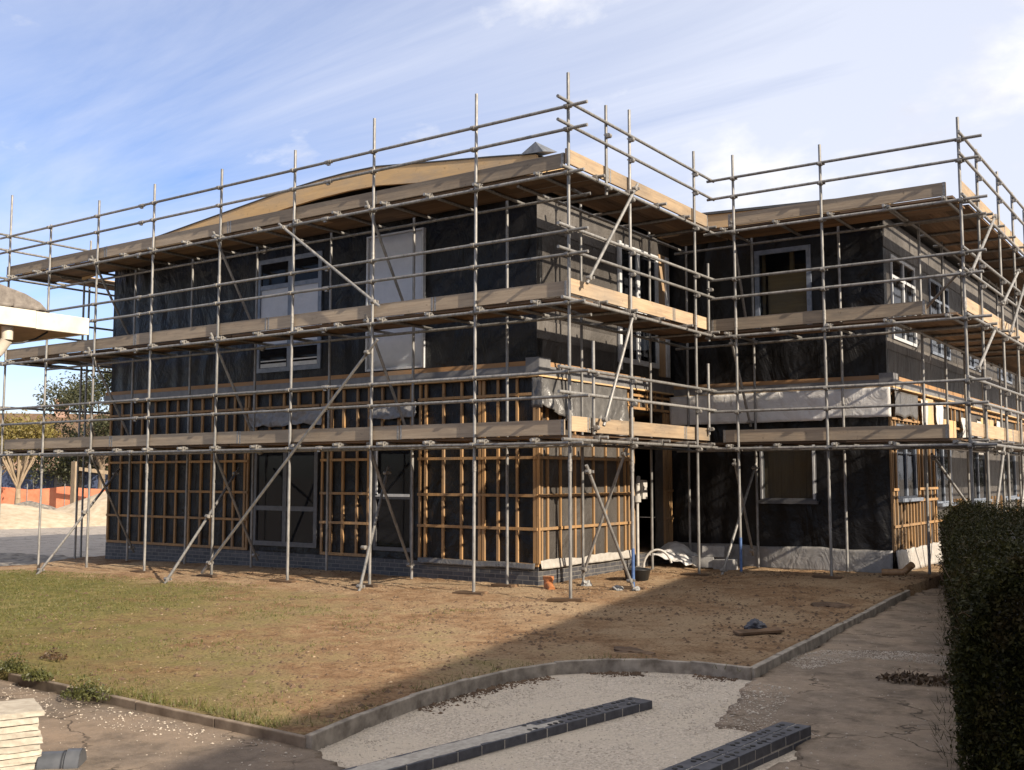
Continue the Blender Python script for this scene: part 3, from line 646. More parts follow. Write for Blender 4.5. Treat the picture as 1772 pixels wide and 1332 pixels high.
bpart(batten_grid_y([6.6+0.28*i for i in range(13)]+[11.4,11.8,12.3,12.8,15.2,15.8,16.4,19.2,19.8,20.4], XD, [3.3,2.85], 3.37, 2.78, 6.57, 21), 'wall_battens', M['batten'])

# windows: each one a part, its frame the part itself, panes and sill sub-parts
def window_x(x0,x1,z0,z1,y,fr,mull=(),trans=(),paneM=None,fw=0.055,panes=None,sill=False, name='window'):
    m = MB(); d0,d1 = y-0.03,y+0.05
    m.box(x0,x0+fw,d0,d1,z0,z1); m.box(x1-fw,x1,d0,d1,z0,z1); m.box(x0+fw,x1-fw,d0,d1,z1-fw,z1); m.box(x0+fw,x1-fw,d0,d1,z0,z0+fw)
    for q in mull: m.box(q-fw*0.6,q+fw*0.6,d0+.003,d1-.003,z0+fw,z1-fw)
    xs = [x0+fw]+[v for q in mull for v in (q-fw*0.6,q+fw*0.6)]+[x1-fw]
    for a,b in zip(xs[::2],xs[1::2]):
        for q in trans: m.box(a,b,d0+.006,d1-.006,q-fw*0.5,q+fw*0.5)
    o = bpart(m, name, fr)
    zs = [z0+fw]+[v for q in trans for v in (q-fw*0.5,q+fw*0.5)]+[z1-fw]
    k = 0
    for zi,(c,d) in enumerate(zip(zs[::2],zs[1::2])):
        for a,b in zip(xs[::2],xs[1::2]):
            mm = MB().box(a,b,y+0.004,y+0.014,c,d); pm = panes[zi] if panes else (paneM or M['glass'])
            mm.build('pane', pm, o); k += 1
    if sill: MB().box(x0-0.05,x1+0.05,y-0.12,y-0.031,z0-0.03,z0+0.03).build('sill', fr, o)
    return o
def window_y(y0,y1,z0,z1,x,fr,mull=(),trans=(),panes=None,fw=0.06,sill=False):
    m = MB(); d0,d1 = x-0.05,x+0.03
    m.box(d0,d1,y0,y0+fw,z0,z1); m.box(d0,d1,y1-fw,y1,z0,z1); m.box(d0,d1,y0+fw,y1-fw,z1-fw,z1); m.box(d0,d1,y0+fw,y1-fw,z0,z0+fw)
    for q in mull: m.box(d0+.003,d1-.003,q-fw*0.6,q+fw*0.6,z0+fw,z1-fw)
    ys = [y0+fw]+[v for q in mull for v in (q-fw*0.6,q+fw*0.6)]+[y1-fw]
    for a,b in zip(ys[::2],ys[1::2]):
        for q in trans: m.box(d0+.006,d1-.006,a,b,q-fw*0.5,q+fw*0.5)
    o = bpart(m, 'window', fr)
    zs = [z0+fw]+[v for q in trans for v in (q-fw*0.5,q+fw*0.5)]+[z1-fw]
    for zi,(c,d) in enumerate(zip(zs[::2],zs[1::2])):
        for a,b in zip(ys[::2],ys[1::2]): MB().box(x-0.014,x-0.004,a,b,c,d).build('pane', (panes[zi] if panes else M['glass']), o)
    if sill: MB().box(x+0.031,x+0.13,y0-0.04,y1+0.04,z0-0.03,z0+0.035).build('sill', fr, o)
    return o
W1 = window_x(-8.45,-6.62,3.88,6.2,YA,M['blueframe'],(-7.5,),(4.40,5.62),fw=0.09,panes=[M['glass'],M['whitesheet'],M['glass']])
W1['label'] = 'upper window with white sheeted lower panes'
# pale bars that paint the bluish reflections onto the lower panes
for x0,x1 in ((-8.34,-7.6),(-7.42,-6.74)):
    MB().box(x0,x1,YA-0.004,YA+0.002,3.98,4.06).box(x0,x1,YA-0.004,YA+0.002,4.10,4.125).build('pale_strip', M['whiteframe'], W1)
m = MB(); N=14
def sheet(u0,u1,v0,v1,fn,nu=24,nv=14):
    mm = MB(); vs=[]
    for j in range(nv+1):
        for i in range(nu+1):
            vs.append(fn(u0+(u1-u0)*i/nu, v0+(v1-v0)*j/nv, i/nu, j/nv))
    mm.add(vs, [(j*(nu+1)+i,j*(nu+1)+i+1,(j+1)*(nu+1)+i+1,(j+1)*(nu+1)+i) for j in range(nv) for i in range(nu)], True)
    return mm
def solid(o, t=0.006):
    q = o.modifiers.new('Solidify','SOLIDIFY'); q.thickness = t; q.offset = 0; return o
sw = solid(bpart(sheet(-5.36,-4.05,3.78,6.27,lambda u,v,i,j:(u,YA-0.03+0.02*fbm(u,v,0,1.2,3),v)), 'window_sheet', M['whitesheet'], label='white sheet covering the tall upper window'))
m = MB(); m.box(-5.40,-5.36,YA-0.075,YA+0.02,3.74,6.30); m.box(-4.05,-4.01,YA-0.075,YA+0.02,3.74,6.30); m.box(-5.36,-4.05,YA-0.07,YA+0.02,6.27,6.30); m.box(-5.36,-4.05,YA-0.07,YA+0.02,3.74,3.78)
m.build('sheet_edge', M['whiteframe'], sw)
window_x(-8.45,-6.65,0.42,2.62,YA,M['greyframe'],(-7.55,),(1.16,),fw=0.09)
w4 = window_x(-5.2,-4.25,0.44,2.62,YA,M['greyframe'],(),(1.41,),fw=0.07)
m = MB(); m.box(-5.13,-5.09,YA-0.05,YA-0.031,1.44,2.55); m.box(-5.13,-4.32,YA-0.05,YA-0.031,1.42,1.47); m.build('pale_strip', M['whiteframe'], w4)
window_y(4.33,6.0,3.95,6.25,XB,M['whiteframe'],(5.15,),(5.0,),fw=0.1)
m = MB(); m.box(XB+.001,XB+.045,6.36,6.46,3.8,6.3); bpart(m, 'window_board', M['inner']); m = MB(); m.box(XB+.001,XB+.03,6.02,6.34,3.8,6.3); bpart(m, 'window_board', M['inner'])
for a in ((XB+.03,XB+.06,6.28,6.42,3.8,6.28),(XB+.031,XB+.07,4.31,4.40,3.8,6.27)): bpart(MB().box(*a), 'white_post', M['whiteframe'])
window_x(0.27,1.40,4.58,6.22,YC,M['blueframe'],(),(),paneM=M['clearglass'],fw=0.09)
window_x(0.29,1.40,1.30,2.62,YC,M['greyframe'],(),(),paneM=M['clearglass'],fw=0.075,sill=True)
m = MB()
for i in range(9): m.box(0.30+0.125*i,0.30+0.125*i+0.12,YC+0.10+0.004*(i%2),YC+0.13,1.3,2.62)
bpart(m, 'window_boarding', M['inner'])
m = MB(); m.box(0.45,1.3,YC+0.22,YC+0.24,4.6,5.75); m.box(0.3,0.36,YC+0.3,YC+0.36,4.6,6.2); m.box(0.85,0.93,YC+0.35,YC+0.42,4.6,6.2); bpart(m, 'window_boarding', M['ply'])
for a in ((0.31,0.35,YC-0.05,YC-0.031,1.36,2.6),(1.345,1.385,YC-0.05,YC-0.031,1.36,2.6)): bpart(MB().box(*a), 'pale_strip', M['whiteframe'])
for k,(y0,y1,z0,z1) in enumerate(HD):
    if z0 > 4: window_y(y0,y1,z0,z1,XD,M['blueframe'] if k else M['whiteframe'],((y0+y1)/2,),(5.55,),fw=0.06)
    else: window_y(y0,y1,z0,z1,XD,M['blueframe'],((y0+y1)/2,),(),fw=0.07,sill=True)
# dark door in the recessed entrance with pipes and meters beside it
m = MB(); m.box(XB-0.9,XB-0.86,4.7,6.2,0.3,3.05); o = bpart(m, 'entrance_door', M['greyframe'])
m = MB(); m.box(XB-0.859,XB-0.84,5.3,5.36,0.3,2.3); m.box(XB-0.859,XB-0.84,5.9,5.96,0.3,2.3); m.box(XB-0.859,XB-0.84,5.36,5.9,2.25,2.3); m.build('door_frame', M['flashing'], o)
m = MB(); m.tube((XB+0.08,4.90,0.1),(XB+0.08,4.90,1.3),0.03); m.tube((XB+0.08,4.90,1.30),(XB+0.08,4.90,1.42),0.075); m.tube((XB+0.08,4.92,1.42),(XB+0.08,4.92,1.62),0.045); m.tube((XB+0.08,4.92,1.62),(XB+0.05,5.02,1.78),0.04); m.box(XB+0.03,XB+0.14,5.02,5.2,1.36,1.72); bpart(m, 'meter_pipe', M['meter'])

# hanging plastic
solid(bpart(sheet(1.5,4.45,2.55,3.42,lambda u,v,i,j:(XB+0.12+(0.05+0.16*(1-j))*fbm(u*3.2+(1-j)*i*1.5,v*0.6,0,1.7,5)+0.06*(1-j), u+0.05*fbm(u,v,4,1.5,2), 3.42-(1-j)*(0.46+0.46*math.sin(min(1,i*1.25)*1.57)+0.04*fbm(u,1,2,2.5,3))),64,20),'plastic_drape',M['greysheet'],label='dark plastic drape hanging from the ledge at the corner'),0.005)
solid(bpart(sheet(-1.6,-1.45,2.6,3.42,lambda u,v,i,j:(u+0.06*i, 1.40+0.04*fbm(u*4,v,1,3,3), 3.42-(1-j)*0.5),8,8),'plastic_drape',M['greysheet']),0.005)
solid(bpart(sheet(XB+0.05,XD+0.1,2.85,3.40,lambda u,v,i,j:(u, YC-0.17+0.05*fbm(u*1.2,v,0,1.2,4), v+(1-j)*(0.05*fbm(u,0,2,0.9,3)-0.03+0.05*(i>0.72))),70,10),'polythene_band',M['polythene'],label='pale polythene band pinned along the ledge'),0.005)
solid(bpart(sheet(XB+0.05,XD+0.02,0.02,0.46,lambda u,v,i,j:(u, YC-0.03-0.05*(1-j)+0.03*fbm(u,v,0,1.5,4), v+0.05*j*fbm(u,0,5,1.2,3)),60,8),'plastic_skirt',M['duskysheet']),0.005)
solid(bpart(sheet(YC,9.9,0.05,0.45,lambda u,v,i,j:(XD+0.07+0.04*(1-j)+0.02*fbm(u,v,0,2,3), u, v+0.09*j*fbm(u,0,5,2,4)),60,8),'plastic_skirt',M['palesheet']),0.005)
solid(bpart(sheet(1.56,4.7,0.27,0.40,lambda u,v,i,j:(XB+0.065+0.03*(1-j)+0.015*fbm(u,v,0,2,3), u, v+0.10*(j-0.3)*fbm(u,0,5,2,4)),60,5),'plastic_skirt',M['palesheet']),0.004)
solid(bpart(sheet(-4.1,-1.6,0.26,0.36,lambda u,v,i,j:(u,YA-0.06-0.02*(1-j)+0.015*fbm(u,v,0,2,3), v+0.03*fbm(u,0,5,2,3)),40,4),'plastic_skirt',M['greysheet']),0.004)
for (x0,x1,z0,z1) in ((-8.55,-6.5,2.78,3.10),(-5.25,-4.15,2.84,3.10)):
    solid(bpart(sheet(x0,x1,z0,z1,lambda u,v,i,j:(u, YA-0.10+0.13*fbm(u*1.6,v*2.5,0,1.9,4), v+0.12*fbm(u,v*.5,3,1.8,4)),60,14),'plastic_bundle',M['duskysheet']),0.005)
for (y0,y1) in ((6.6,8.2),):
    solid(bpart(sheet(y0,y1,2.9,3.35,lambda u,v,i,j:(XD+0.11+0.05*fbm(u*2,v,0,1.5,3), u, v+(1-j)*0.18*fbm(u,1,2,2,3)),30,8),'plastic_drape',M['greysheet']),0.005)
for y0,y1,z0,z1 in ((8.5,8.95,2.4,3.3),(9.7,10.2,2.35,3.3),(12.0,12.6,2.4,3.1),(13.6,14.1,2.3,3.1),(16,16.6,2.4,3.2)):
    solid(bpart(sheet(y0,y1,z0,z1,lambda u,v,i,j:(XD+0.12+0.07*fbm(u*3,v*2,0,1.5,3), u+0.1*(1-j), v),12,8),'plastic_drape',M['polythene']),0.005)
m = MB()
for y0,y1,z0,z1 in ((9.0,9.6,2.6,3.36),(10.3,11.6,2.6,3.0),(14.3,15.8,2.5,3.2)): bpart(MB().box(XD+.062,XD+.085,y0,y1,z0,z1), 'plywood_panel', M['ply'])

# roof
RP = [(-13.75,6.64),(-11.1,6.93),(-9,7.14),(-7,7.34),(-6.1,7.40),(-5.4,7.42),(-4.7,7.41),(-3.4,7.27),(-2.15,7.14),(-1.22,7.03)]
m = MB()
for a,b in zip(RP[:-1],RP[1:]):
    ha = 0.34 if a[0]<-4.6 else 0.34-0.02*(a[0]+4.7); hb = 0.34
    m.add([(a[0],0.97,a[1]-ha),(b[0],0.97,b[1]-hb),(b[0],0.97,b[1]),(a[0],0.97,a[1]),(a[0],1.03,a[1]-ha),(b[0],1.03,b[1]-hb),(b[0],1.03,b[1]),(a[0],1.03,a[1])],[(0,1,2,3),(4,7,6,5),(3,2,6,7),(0,4,5,1)]+([(0,3,7,4)] if a is RP[0] else [])+([(1,5,6,2)] if b is RP[-1] else []))
bpart(m, 'roof_fascia', M['ply'])
m = MB()
for a,b in zip(RP[:-1],RP[1:]):
    t = 0.024
    m.add([(a[0],0.955,a[1]+.004),(b[0],0.955,b[1]+.004),(b[0],22.4,b[1]+.004),(a[0],22.4,a[1]+.004),(a[0],0.955,a[1]+t),(b[0],0.955,b[1]+t),(b[0],22.4,b[1]+t),(a[0],22.4,a[1]+t)],[(0,3,2,1),(4,5,6,7),(0,1,5,4),(2,3,7,6),(0,4,7,3),(1,2,6,5)])
bpart(m, 'roof', M['felt'])
m = MB(); m.box(XL-0.3,XB+0.3,1.032,YA-0.002,6.56,6.59); bpart(m, 'soffit', M['inner'])
m = MB(); m.box(XB+.3,XB+.36,1.04,YC-0.8,6.72,7.02); bpart(m, 'roof_fascia', M['ply'])
# lead cap at the roof corner
m = MB(); m.add([(-1.5,0.92,7.06),(-1.05,0.92,7.04),(-1.22,0.95,7.24),(-1.36,1.2,7.26),(-0.98,1.25,7.10),(-1.55,1.3,7.10)],[(0,1,2),(0,2,3),(0,3,5),(1,4,2),(2,4,3),(3,4,5),(0,5,4,1)]); bpart(m, 'lead_cap', M['lead'])
# wing roof: gently falling to the right
WR = [(-1.5,6.98),(-0.41,6.94),(2.12,6.83),(3.05,6.66)]
m = MB()
for a,b in zip(WR[:-1],WR[1:]):
    m.add([(a[0],5.97,a[1]-.27),(b[0],5.97,b[1]-.27),(b[0],5.97,b[1]),(a[0],5.97,a[1]),(a[0],6.03,a[1]-.27),(b[0],6.03,b[1]-.27),(b[0],6.03,b[1]),(a[0],6.03,a[1])],[(0,1,2,3),(4,7,6,5),(3,2,6,7),(0,4,5,1),(0,3,7,4),(1,5,6,2)])
bpart(m, 'roof_fascia', M['ply'])
m = MB()
for a,b in zip(WR[:-1],WR[1:]):
    m.add([(a[0],5.93,a[1]+.004),(b[0],5.93,b[1]+.004),(b[0],YE+.4,b[1]+.004),(a[0],YE+.4,a[1]+.004),(a[0],5.93,a[1]+.05),(b[0],5.93,b[1]+.05),(b[0],YE+.4,b[1]+.05),(a[0],YE+.4,a[1]+.05)],[(0,3,2,1),(4,5,6,7),(0,1,5,4),(2,3,7,6),(0,4,7,3),(1,2,6,5)])
bpart(m, 'roof', M['felt'])
m = MB(); m.box(XB,XD+0.3,6.032,YC-.002,6.63,6.66); bpart(m, 'soffit', M['inner'])

# ------------------------------------------------------------------ THE SCAFFOLD
sc = empty('scaffolding', 'three lift galvanised tube scaffold with timber boards wrapping the building', 'scaffold', (0,0,0))
coup = []          # (pos, axis) of every coupler
def jit(s=0.012): return random.uniform(-s, s)
def tubepart(name, a, b, r=0.0255):
    m = MB(); a = Vector(a); b = Vector(b); c = (a+b)/2
    m.tube(a-c, b-c, r, 12); return m.build(name, M['tube'], sc, c)
def standard(x, y, z0, z1, tx=0.0, ty=0.0, sleeve=True, blue=False):
    o = tubepart('standard', (x,y,z0), (x+tx,y+ty,z1))
    if sleeve:
        zz = random.choice((1.95,3.7,4.6,5.5)); 
        if z0 < zz < z1:
            m = MB(); h = (z0+z1)/2; f = (zz-z0)/(z1-z0); m.tube((tx*(f-.5),ty*(f-.5),zz-h-0.09),(tx*(f-.5),ty*(f-.5),zz-h+0.09),0.032,10); m.build('sleeve', M['steel'], o)
    if blue:
        m = MB(); h = (z0+z1)/2; m.tube((-tx/2,-ty/2,z0-h+.02),(-tx/2*.8,-ty/2*.8,z0-h+0.62),0.0275,10); m.build('painted_band', M['blue'], o)
    return o
AX = [(0,7.82,0),(-1.74,7.86,.03),(-3.88,7.89,-.03),(-5.81,7.67,.02),(-7.82,7.66,.04),(-9.82,7.69,-.02),(-11.73,7.64,.02),(-13.49,7.36,.0),(-15.12,8.28,-.02)]
L = [2.27,4.33,6.28]; GR = [(3.31,2.95),(5.40,5.05),(7.29,6.94)]
SOLE = []
for x,zt,tx in AX:
    z0 = lawn_z(x,0)+0.03 if x > -14 else -0.25
    standard(x,0,z0,zt,tx*0.6,jit(),True); SOLE.append((x,0,z0))
    for z in L: coup.append(((x,-0.03,z),0))
    for a,b in GR:
        coup.append(((x,-0.03,a),0)); coup.append(((x,-0.03,b),0))
def run(name, p, axis, a, b, seg=6.2, r=0.0255):
    """rails and ledgers come in tubes of about 6 m joined by sleeves"""
    s = a; n = max(1, round(abs(b-a)/seg)); st = (b-a)/n; 
    for i in range(n):
        q0 = list(p); q1 = list(p); q0.insert(axis, a+st*i); q1.insert(axis, a+st*(i+1))
        q0[2] += jit(.006) if i else 0; q1[2] += jit(.006)
        tubepart(name, q0, q1, r)
        if i: coup.append((tuple(q0),2 if axis==0 else 3))
run('ledger', (-0.052,L[0]),0,0.25,-15.6); run('ledger', (-0.052,L[1]),0,0.3,-15.5); run('ledger', (-0.052,L[2]),0,0.3,-15.5)
for z in L: run('ledger', (1.15,z),0,-0.3,-15.4)
for k,(a,b) in enumerate(GR):
    run('guard_rail', (-0.052,a),0,0.36,-15.45,5.3); run('guard_rail', (-0.052,b),0,0.36,-15.45,5.3)
IA = [-1.92,-3.95,-6.0,-8.05,-10.06,-12.0]
for x in IA: standard(x,1.15,lawn_z(x,1.15)+0.02,6.5,jit(),jit(),False)
# side B (x = 0 plane, runs back along y)
BY = [(1.89,7.8,True),(4.34,7.73,False)]
for y,zt,bl in BY:
    standard(0,y,lawn_z(0,y)+.02,zt,jit(),jit(),True,bl); SOLE.append((0,y,lawn_z(0,y)+.02))
    for z in L: coup.append(((0.03,y,z),1))
    for a,b in GR: coup.append(((0.03,y,a),1)); coup.append(((0.03,y,b),1))
for y in (2.22,4.72,6.35): standard(-1.12,y,lawn_z(-1.1,y)+.02,6.5,jit(),jit(),False)
for z in L: run('ledger', (0.052,z+0.05),1,-0.28,5.35); run('ledger', (-1.12,z+0.05),1,0.3,6.45)
for a,b in GR:
    run('guard_rail', (0.052,a+0.05),1,-0.38,5.12,9); run('guard_rail', (0.052,b+0.05),1,-0.38,5.12,9)
for y,z0,z1 in ((1.13,6.2,7.65),(0.69,2.42,3.84),(4.92,4.28,5.74),(4.86,2.55,3.86)): tubepart('puncheon', (0.0,y,z0), (0.0,y,z1)); coup.append(((0.03,y,z1-0.5),1)); coup.append(((0.03,y,z0+0.1),1))
# wing front C (y = 5.03 plane)
for x,zt,bl in ((0.50,7.75,True),(2.14,7.65,False),(4.45,7.69,False)):
    z0 = lawn_z(x,5.03)+.02 if x < 3.5 else -0.1
    standard(x,5.03,z0,zt,-.02,jit(),True,bl); SOLE.append((x,5.03,z0))
    for z in L: coup.append(((x,5.0,z),0))
    for a,b in GR: coup.append(((x,5.0,a),0)); coup.append(((x,5.0,b),0))
for x in (0.36,2.05): standard(x,6.2,lawn_z(x,6.2)+.02,6.5,jit(),jit(),False)
for z in L: run('ledger', (4.978,z+.02),0,-0.1,4.85,9); run('ledger', (6.2,z+.02),0,-1.3,4.6,9)
for a,b in GR: run('guard_rail', (4.978,a+.02),0,-0.02,4.80,9); run('guard_rail', (4.978,b+.02),0,-0.02,4.75,9)
# wing side D (x = 4.45 plane)
DY = [(6.3,7.48),(8.15,7.52),(9.65,7.46),(11.1,7.4),(13.0,7.5),(15.0,7.4),(17.0,7.45),(19.2,7.4),(21.4,7.4),(24,7.4),(27,7.4)]
for y,zt in DY:
    standard(4.45,y,-0.1,zt,jit(),jit(),True)
    if y < 13:
        for z in L: coup.append(((4.48,y,z),1))
        for a,b in GR: coup.append(((4.48,y,a),1)); coup.append(((4.48,y,b),1))
for y in (6.9,8.7,10.4,12.2,14.2,16.4,19,22): standard(3.3,y,-0.05,6.5,jit(),jit(),False)
for z in L: run('ledger', (4.502,z+.06),1,4.8,30,8); run('ledger', (3.3,z+.06),1,4.9,30,8)
for a,b in GR: run('guard_rail', (4.502,a+.06),1,4.7,30,8); run('guard_rail', (4.502,b+.06),1,4.7,30,8)
# left return E (x = -15.15 plane)
for y,zt in ((2.1,7.6),(4.3,7.5),(6.6,7.6)): standard(-15.15,y,-0.25,zt,jit(),jit(),False)
for y in (1.2,3.4,5.8): standard(-14.0,y,-0.2,6.5,jit(),jit(),False)
for z in L: run('ledger', (-15.20,z+.05),1,-0.3,8,9); run('ledger', (-14.0,z+.05),1,0.6,8,9)
for a,b in GR[1:]: run('guard_rail', (-15.20,a+.05),1,-0.3,8,9); run('guard_rail', (-15.20,b+.05),1,-0.3,8,9)
run('guard_rail', (-15.20,GR[0][0]+.05),1,-0.3,8,9)
# transoms
nt = 0
for z in L:
    zz = z+0.052
    for i in range(15):
        x = -0.55-1.02*i+jit(.06); tubepart('transom', (x,-0.16+jit(.04),zz), (x+jit(.05),1.34+jit(.05),zz)); coup.append(((x,-0.05,zz-.015),4))
    for i in range(5):
        y = 0.75+1.02*i+jit(.05); tubepart('transom', (0.18+jit(.05),y,zz+.05), (-1.3,y,zz+.05)); coup.append(((0.05,y,zz+.03),5))
    for i in range(5):
        x = 0.3+0.98*i+jit(.05); tubepart('transom', (x,4.85,zz+.02), (x,6.35,zz+.02)); coup.append(((x,4.98,zz),4))
    for i in range(7):
        y = 5.6+1.1*i; tubepart('transom', (4.62,y,zz+.06), (3.1,y,zz+.06))
# boards: deck platforms between the standards
def deck(axis, a, b, c0, n, z, mat, gapj=0.004, span=3.9):
    L_ = b-a; k = max(1, round(abs(L_)/span)); st = L_/k
    for i in range(k):
        m = MB(); s0 = a+st*i; s1 = a+st*(i+1); lo,hi = min(s0,s1)+.004,max(s0,s1)-.004
        for j in range(n):
            u = c0+0.232*j; dz = jit(.003); e0 = lo+jit(.03) if 0<i else lo; zb = z+dz
            if axis == 0: m.box(e0,hi,u,u+0.225,zb,zb+0.038)
            else: m.box(u,u+0.225,e0,hi,zb,zb+0.038)
        m.build('deck_boards', mat, sc)
for z in L:
    zb = z+0.052+0.028
    deck(0,-15.05,-0.02,0.09,4,zb,M['deckx'])
    deck(1,1.15,5.0,-1.03,4,zb+.05,M['decky'])
    deck(0,-0.0,4.3,5.1,4,zb+.02,M['deckx'],span=4.3)
    deck(1,6.05,28,3.20,5,zb+.06,M['decky'])
    deck(1,1.2,7.6,-15.0,4,zb+.05,M['decky'])
    # narrow infill under the inside corner
    m = MB(); m.box(-1.0,-0.02,5.03,5.25,zb+.01,zb+.048); m.box(-1.0,-0.02,5.26,5.48,zb+.012,zb+.05); m.box(-1.0,-.02,5.49,5.7,zb+.01,zb+.048); m.box(-1.0,-.02,5.71,5.93,zb+.011,zb+.049); m.build('deck_boards', M['deckx'], sc)
def toe(axis, spans, u, z, mat, t=0.038):
    for a,b in spans:
        m = MB(); dz = jit(.006); tl = jit(.006)
        if axis == 0: m.box(a,b,u+tl*.4,u+tl*.4+t,z+dz,z+dz+0.225)
        else: m.box(u+tl*.4,u+tl*.4+t,a,b,z+dz,z+dz+0.225)
        o = m.build('toe_board', mat, sc, None, 0.004)
        for e in (a+0.03, b-0.03):
            q = MB()
            if axis == 0: q.box(e-.02,e+.02,u+tl*.4-.0015,u+tl*.4+t+.0015,z+dz-.0015,z+dz+.2265)
            else: q.box(u+tl*.4-.0015,u+tl*.4+t+.0015,e-.02,e+.02,z+dz-.0015,z+dz+.2265)
            q.build('end_band', M['steel'], o)
        o.rotation_euler = (0,0,0)
for k,z in enumerate(L):
    zt = z+0.052+0.028+0.038+0.004
    cuts = [[-0.12,-3.3,-7.2,-11.1,-15.1],[-0.05,-2.6,-6.5,-10.4,-15.25],[-0.10,-3.9,-7.6,-11.5,-15.3]][k]
    toe(0,[(b+.004,a-.004) for a,b in zip(cuts[:-1],cuts[1:])],0.040,zt,M['boardx'])
    cy = [[0.06,0.62,3.95,4.98],[0.05,3.55,5.0],[0.02,1.3,5.05]][k]
    toe(1,[(a+.004,b-.004) for a,b in zip(cy[:-1],cy[1:])],-0.078,zt+.05,M['boardy'])
    cc = [[0.18,4.11],[-0.02,3.82],[0.35,4.20]][k]
    toe(0,[tuple(cc)],5.068,zt+.02,M['boardx'])
    toe(1,[(5.2,9.0),(9.008,13),(13.008,17),(17.008,21),(21.008,25)],4.372,zt+.06,M['boardy'])
    toe(1,[(0.3,4.2),(4.21,7.8)],-15.09,zt+.05,M['boardy'])
# braces
def brace(a, b, ends=True, name='brace'):
    tubepart(name, a, b); 
    if ends: coup.append((tuple(Vector(a).lerp(Vector(b),.05)),0)); coup.append((tuple(Vector(a).lerp(Vector(b),.95)),0))
brace((-7.95,-0.115,0.0),(-3.66,-0.115,4.05)); brace((-6.07,-0.115,6.33),(-3.62,-0.115,4.60))
for x in (-3.88,-7.82,-11.73):
    brace((x-0.12,-0.06,6.45),(x-0.12,1.1,4.55)); brace((x-0.12,-0.06,4.5),(x-0.12,1.1,2.5)); brace((x-0.10,0.02,2.35),(x-0.10,1.2,0.15))
for x,k in ((-7.85,0),(-11.75,0),(-3.92,1)):
    brace((x+0.38,-1.32 if not k else -0.62,lawn_z(x,-1.3)-.02),(x-0.55,1.1,1.95), name='raker'); coup.append(((x-0.02,-0.06,1.05 if not k else .62),0))
brace((0.06+.05,1.97,6.55),(0.06+.05,0.33,4.66)); brace((0.11,1.82,4.45),(0.11,0.80,2.55))
brace((0.11,0.28,1.95),(0.11,1.66,0.08)); brace((-0.1,1.90,2.25),(-1.12,2.2,0.14))
brace((0.30,4.62,0.02),(0.36,6.2,2.05),name='raker'); brace((0.44,5.0,6.5),(0.24,6.15,4.7)); brace((0.40,5.0,4.3),(0.28,6.15,2.75)); brace((0.42,5.0,2.1),(0.28,6.15,0.3))
for y0,z0,y1,z1 in ((7.3,6.5,4.95,5.05),(6.9,4.4,5.2,3.5),(9.5,5.85,7.6,4.9),(5.0,5.1,4.98,5.1)):
    if abs(y0-y1)>.1: brace((4.56,y0,z0),(4.56,y1,z1))
brace((4.38,5.1,5.15),(3.35,6.1,4.5)); brace((4.56,7.2,2.3),(4.56,5.4,0.2)); brace((4.56,9.6,2.3),(4.56,7.9,0.2)); brace((3.4,6.9,2.2),(4.3,8.1,.4)); brace((4.56,11.1,6.3),(4.56,8.2,4.4)); brace((4.56,13,4.4),(4.56,9.7,2.3))
# couplers: the hundred nearest the camera as parts, the rest as one
def coupler_geo(m, p, kind):
    p = Vector(p); ax = [(0,0,1),(0,0,1),(1,0,0),(0,1,0),(1,0,0),(0,1,0)][kind]; ax = Vector(ax)
    m.tube(p-ax*0.032, p+ax*0.032, 0.040, 8)
    if kind in (0,1):
        d = Vector((1,0,0)) if kind == 0 else Vector((0,1,0)); o = Vector((0,-0.03,0)) if kind == 0 else Vector((0.03,0,0))
        m.tube(p+o-d*0.034, p+o+d*0.034, 0.036, 8); s = Vector((0,0,1)).cross(d)
        m.obox(p+Vector((0,0,0.0))+d*0.05+s*0.02, d, s, (0,0,1), 0.02, 0.014, 0.02); m.tube(p-d*0.045+s*0.02, p-d*0.075+s*0.02, 0.011, 6)
    elif kind in (2,3):
        m.tube(p-ax*0.075, p+ax*0.075, 0.037, 8); m.obox(p+Vector((0,0,-.035)), ax, ax.cross(Vector((0,0,1))), (0,0,1), 0.03,0.02,0.025)
    else:
        m.obox(p+Vector((0,0,0.005)), (1,0,0),(0,1,0),(0,0,1), 0.036,0.036,0.045); m.tube(p+ax*0.03+Vector((0,0,.03)), p+ax*0.075+Vector((0,0,.03)), 0.010, 6)
cl = Vector(co.location); coup.sort(key=lambda q: (Vector(q[0])-cl).length)
for p,k in coup[:100]:
    m = MB(); coupler_geo(m, (0,0,0), k); m.build('coupler', M['steel'], sc, p)
m = MB()
for p,k in coup[100:]: coupler_geo(m, p, k)
tag(m.build('couplers', M['steel'], sc), kind='stuff')

# sole boards under the standards
sl = ['under the corner standard of the scaffold','under the second standard left of the scaffold corner','under the third standard left of the scaffold corner','under the fourth standard left of the scaffold corner','under the fifth standard left of the scaffold corner','under the sixth standard left of the scaffold corner']
def sole(x,y,label,rz,ln=0.32):
    m = MB(); m.box(-ln,ln*0.6,-0.11,0.11,-0.02,0.022); o = m.build('sole_board', M['deckx'], None, (x,y,lawn_z(x,y)+0.015), 0.004); o.rotation_euler=(jit(.03),jit(.03),rz); tag(o,label,'board','sole boards under the scaffold standards'); return o
for i,(x,y,z) in enumerate(SOLE[:6]): sole(x,y,'short weathered timber sole board '+sl[i],0.1+jit(.2))
sole(0,1.89,'dark sole board under the blue footed standard beside the black tub',0.2)
sole(0,4.34,'sole board under the standard left of the stacked grey blocks',-0.1)
sole(2.14,5.03,'muddy sole board under the middle standard of the right wing',0.0,0.3)
sole(-1.92,1.15,'sole board against the brick plinth near the building corner',0.0,0.25)

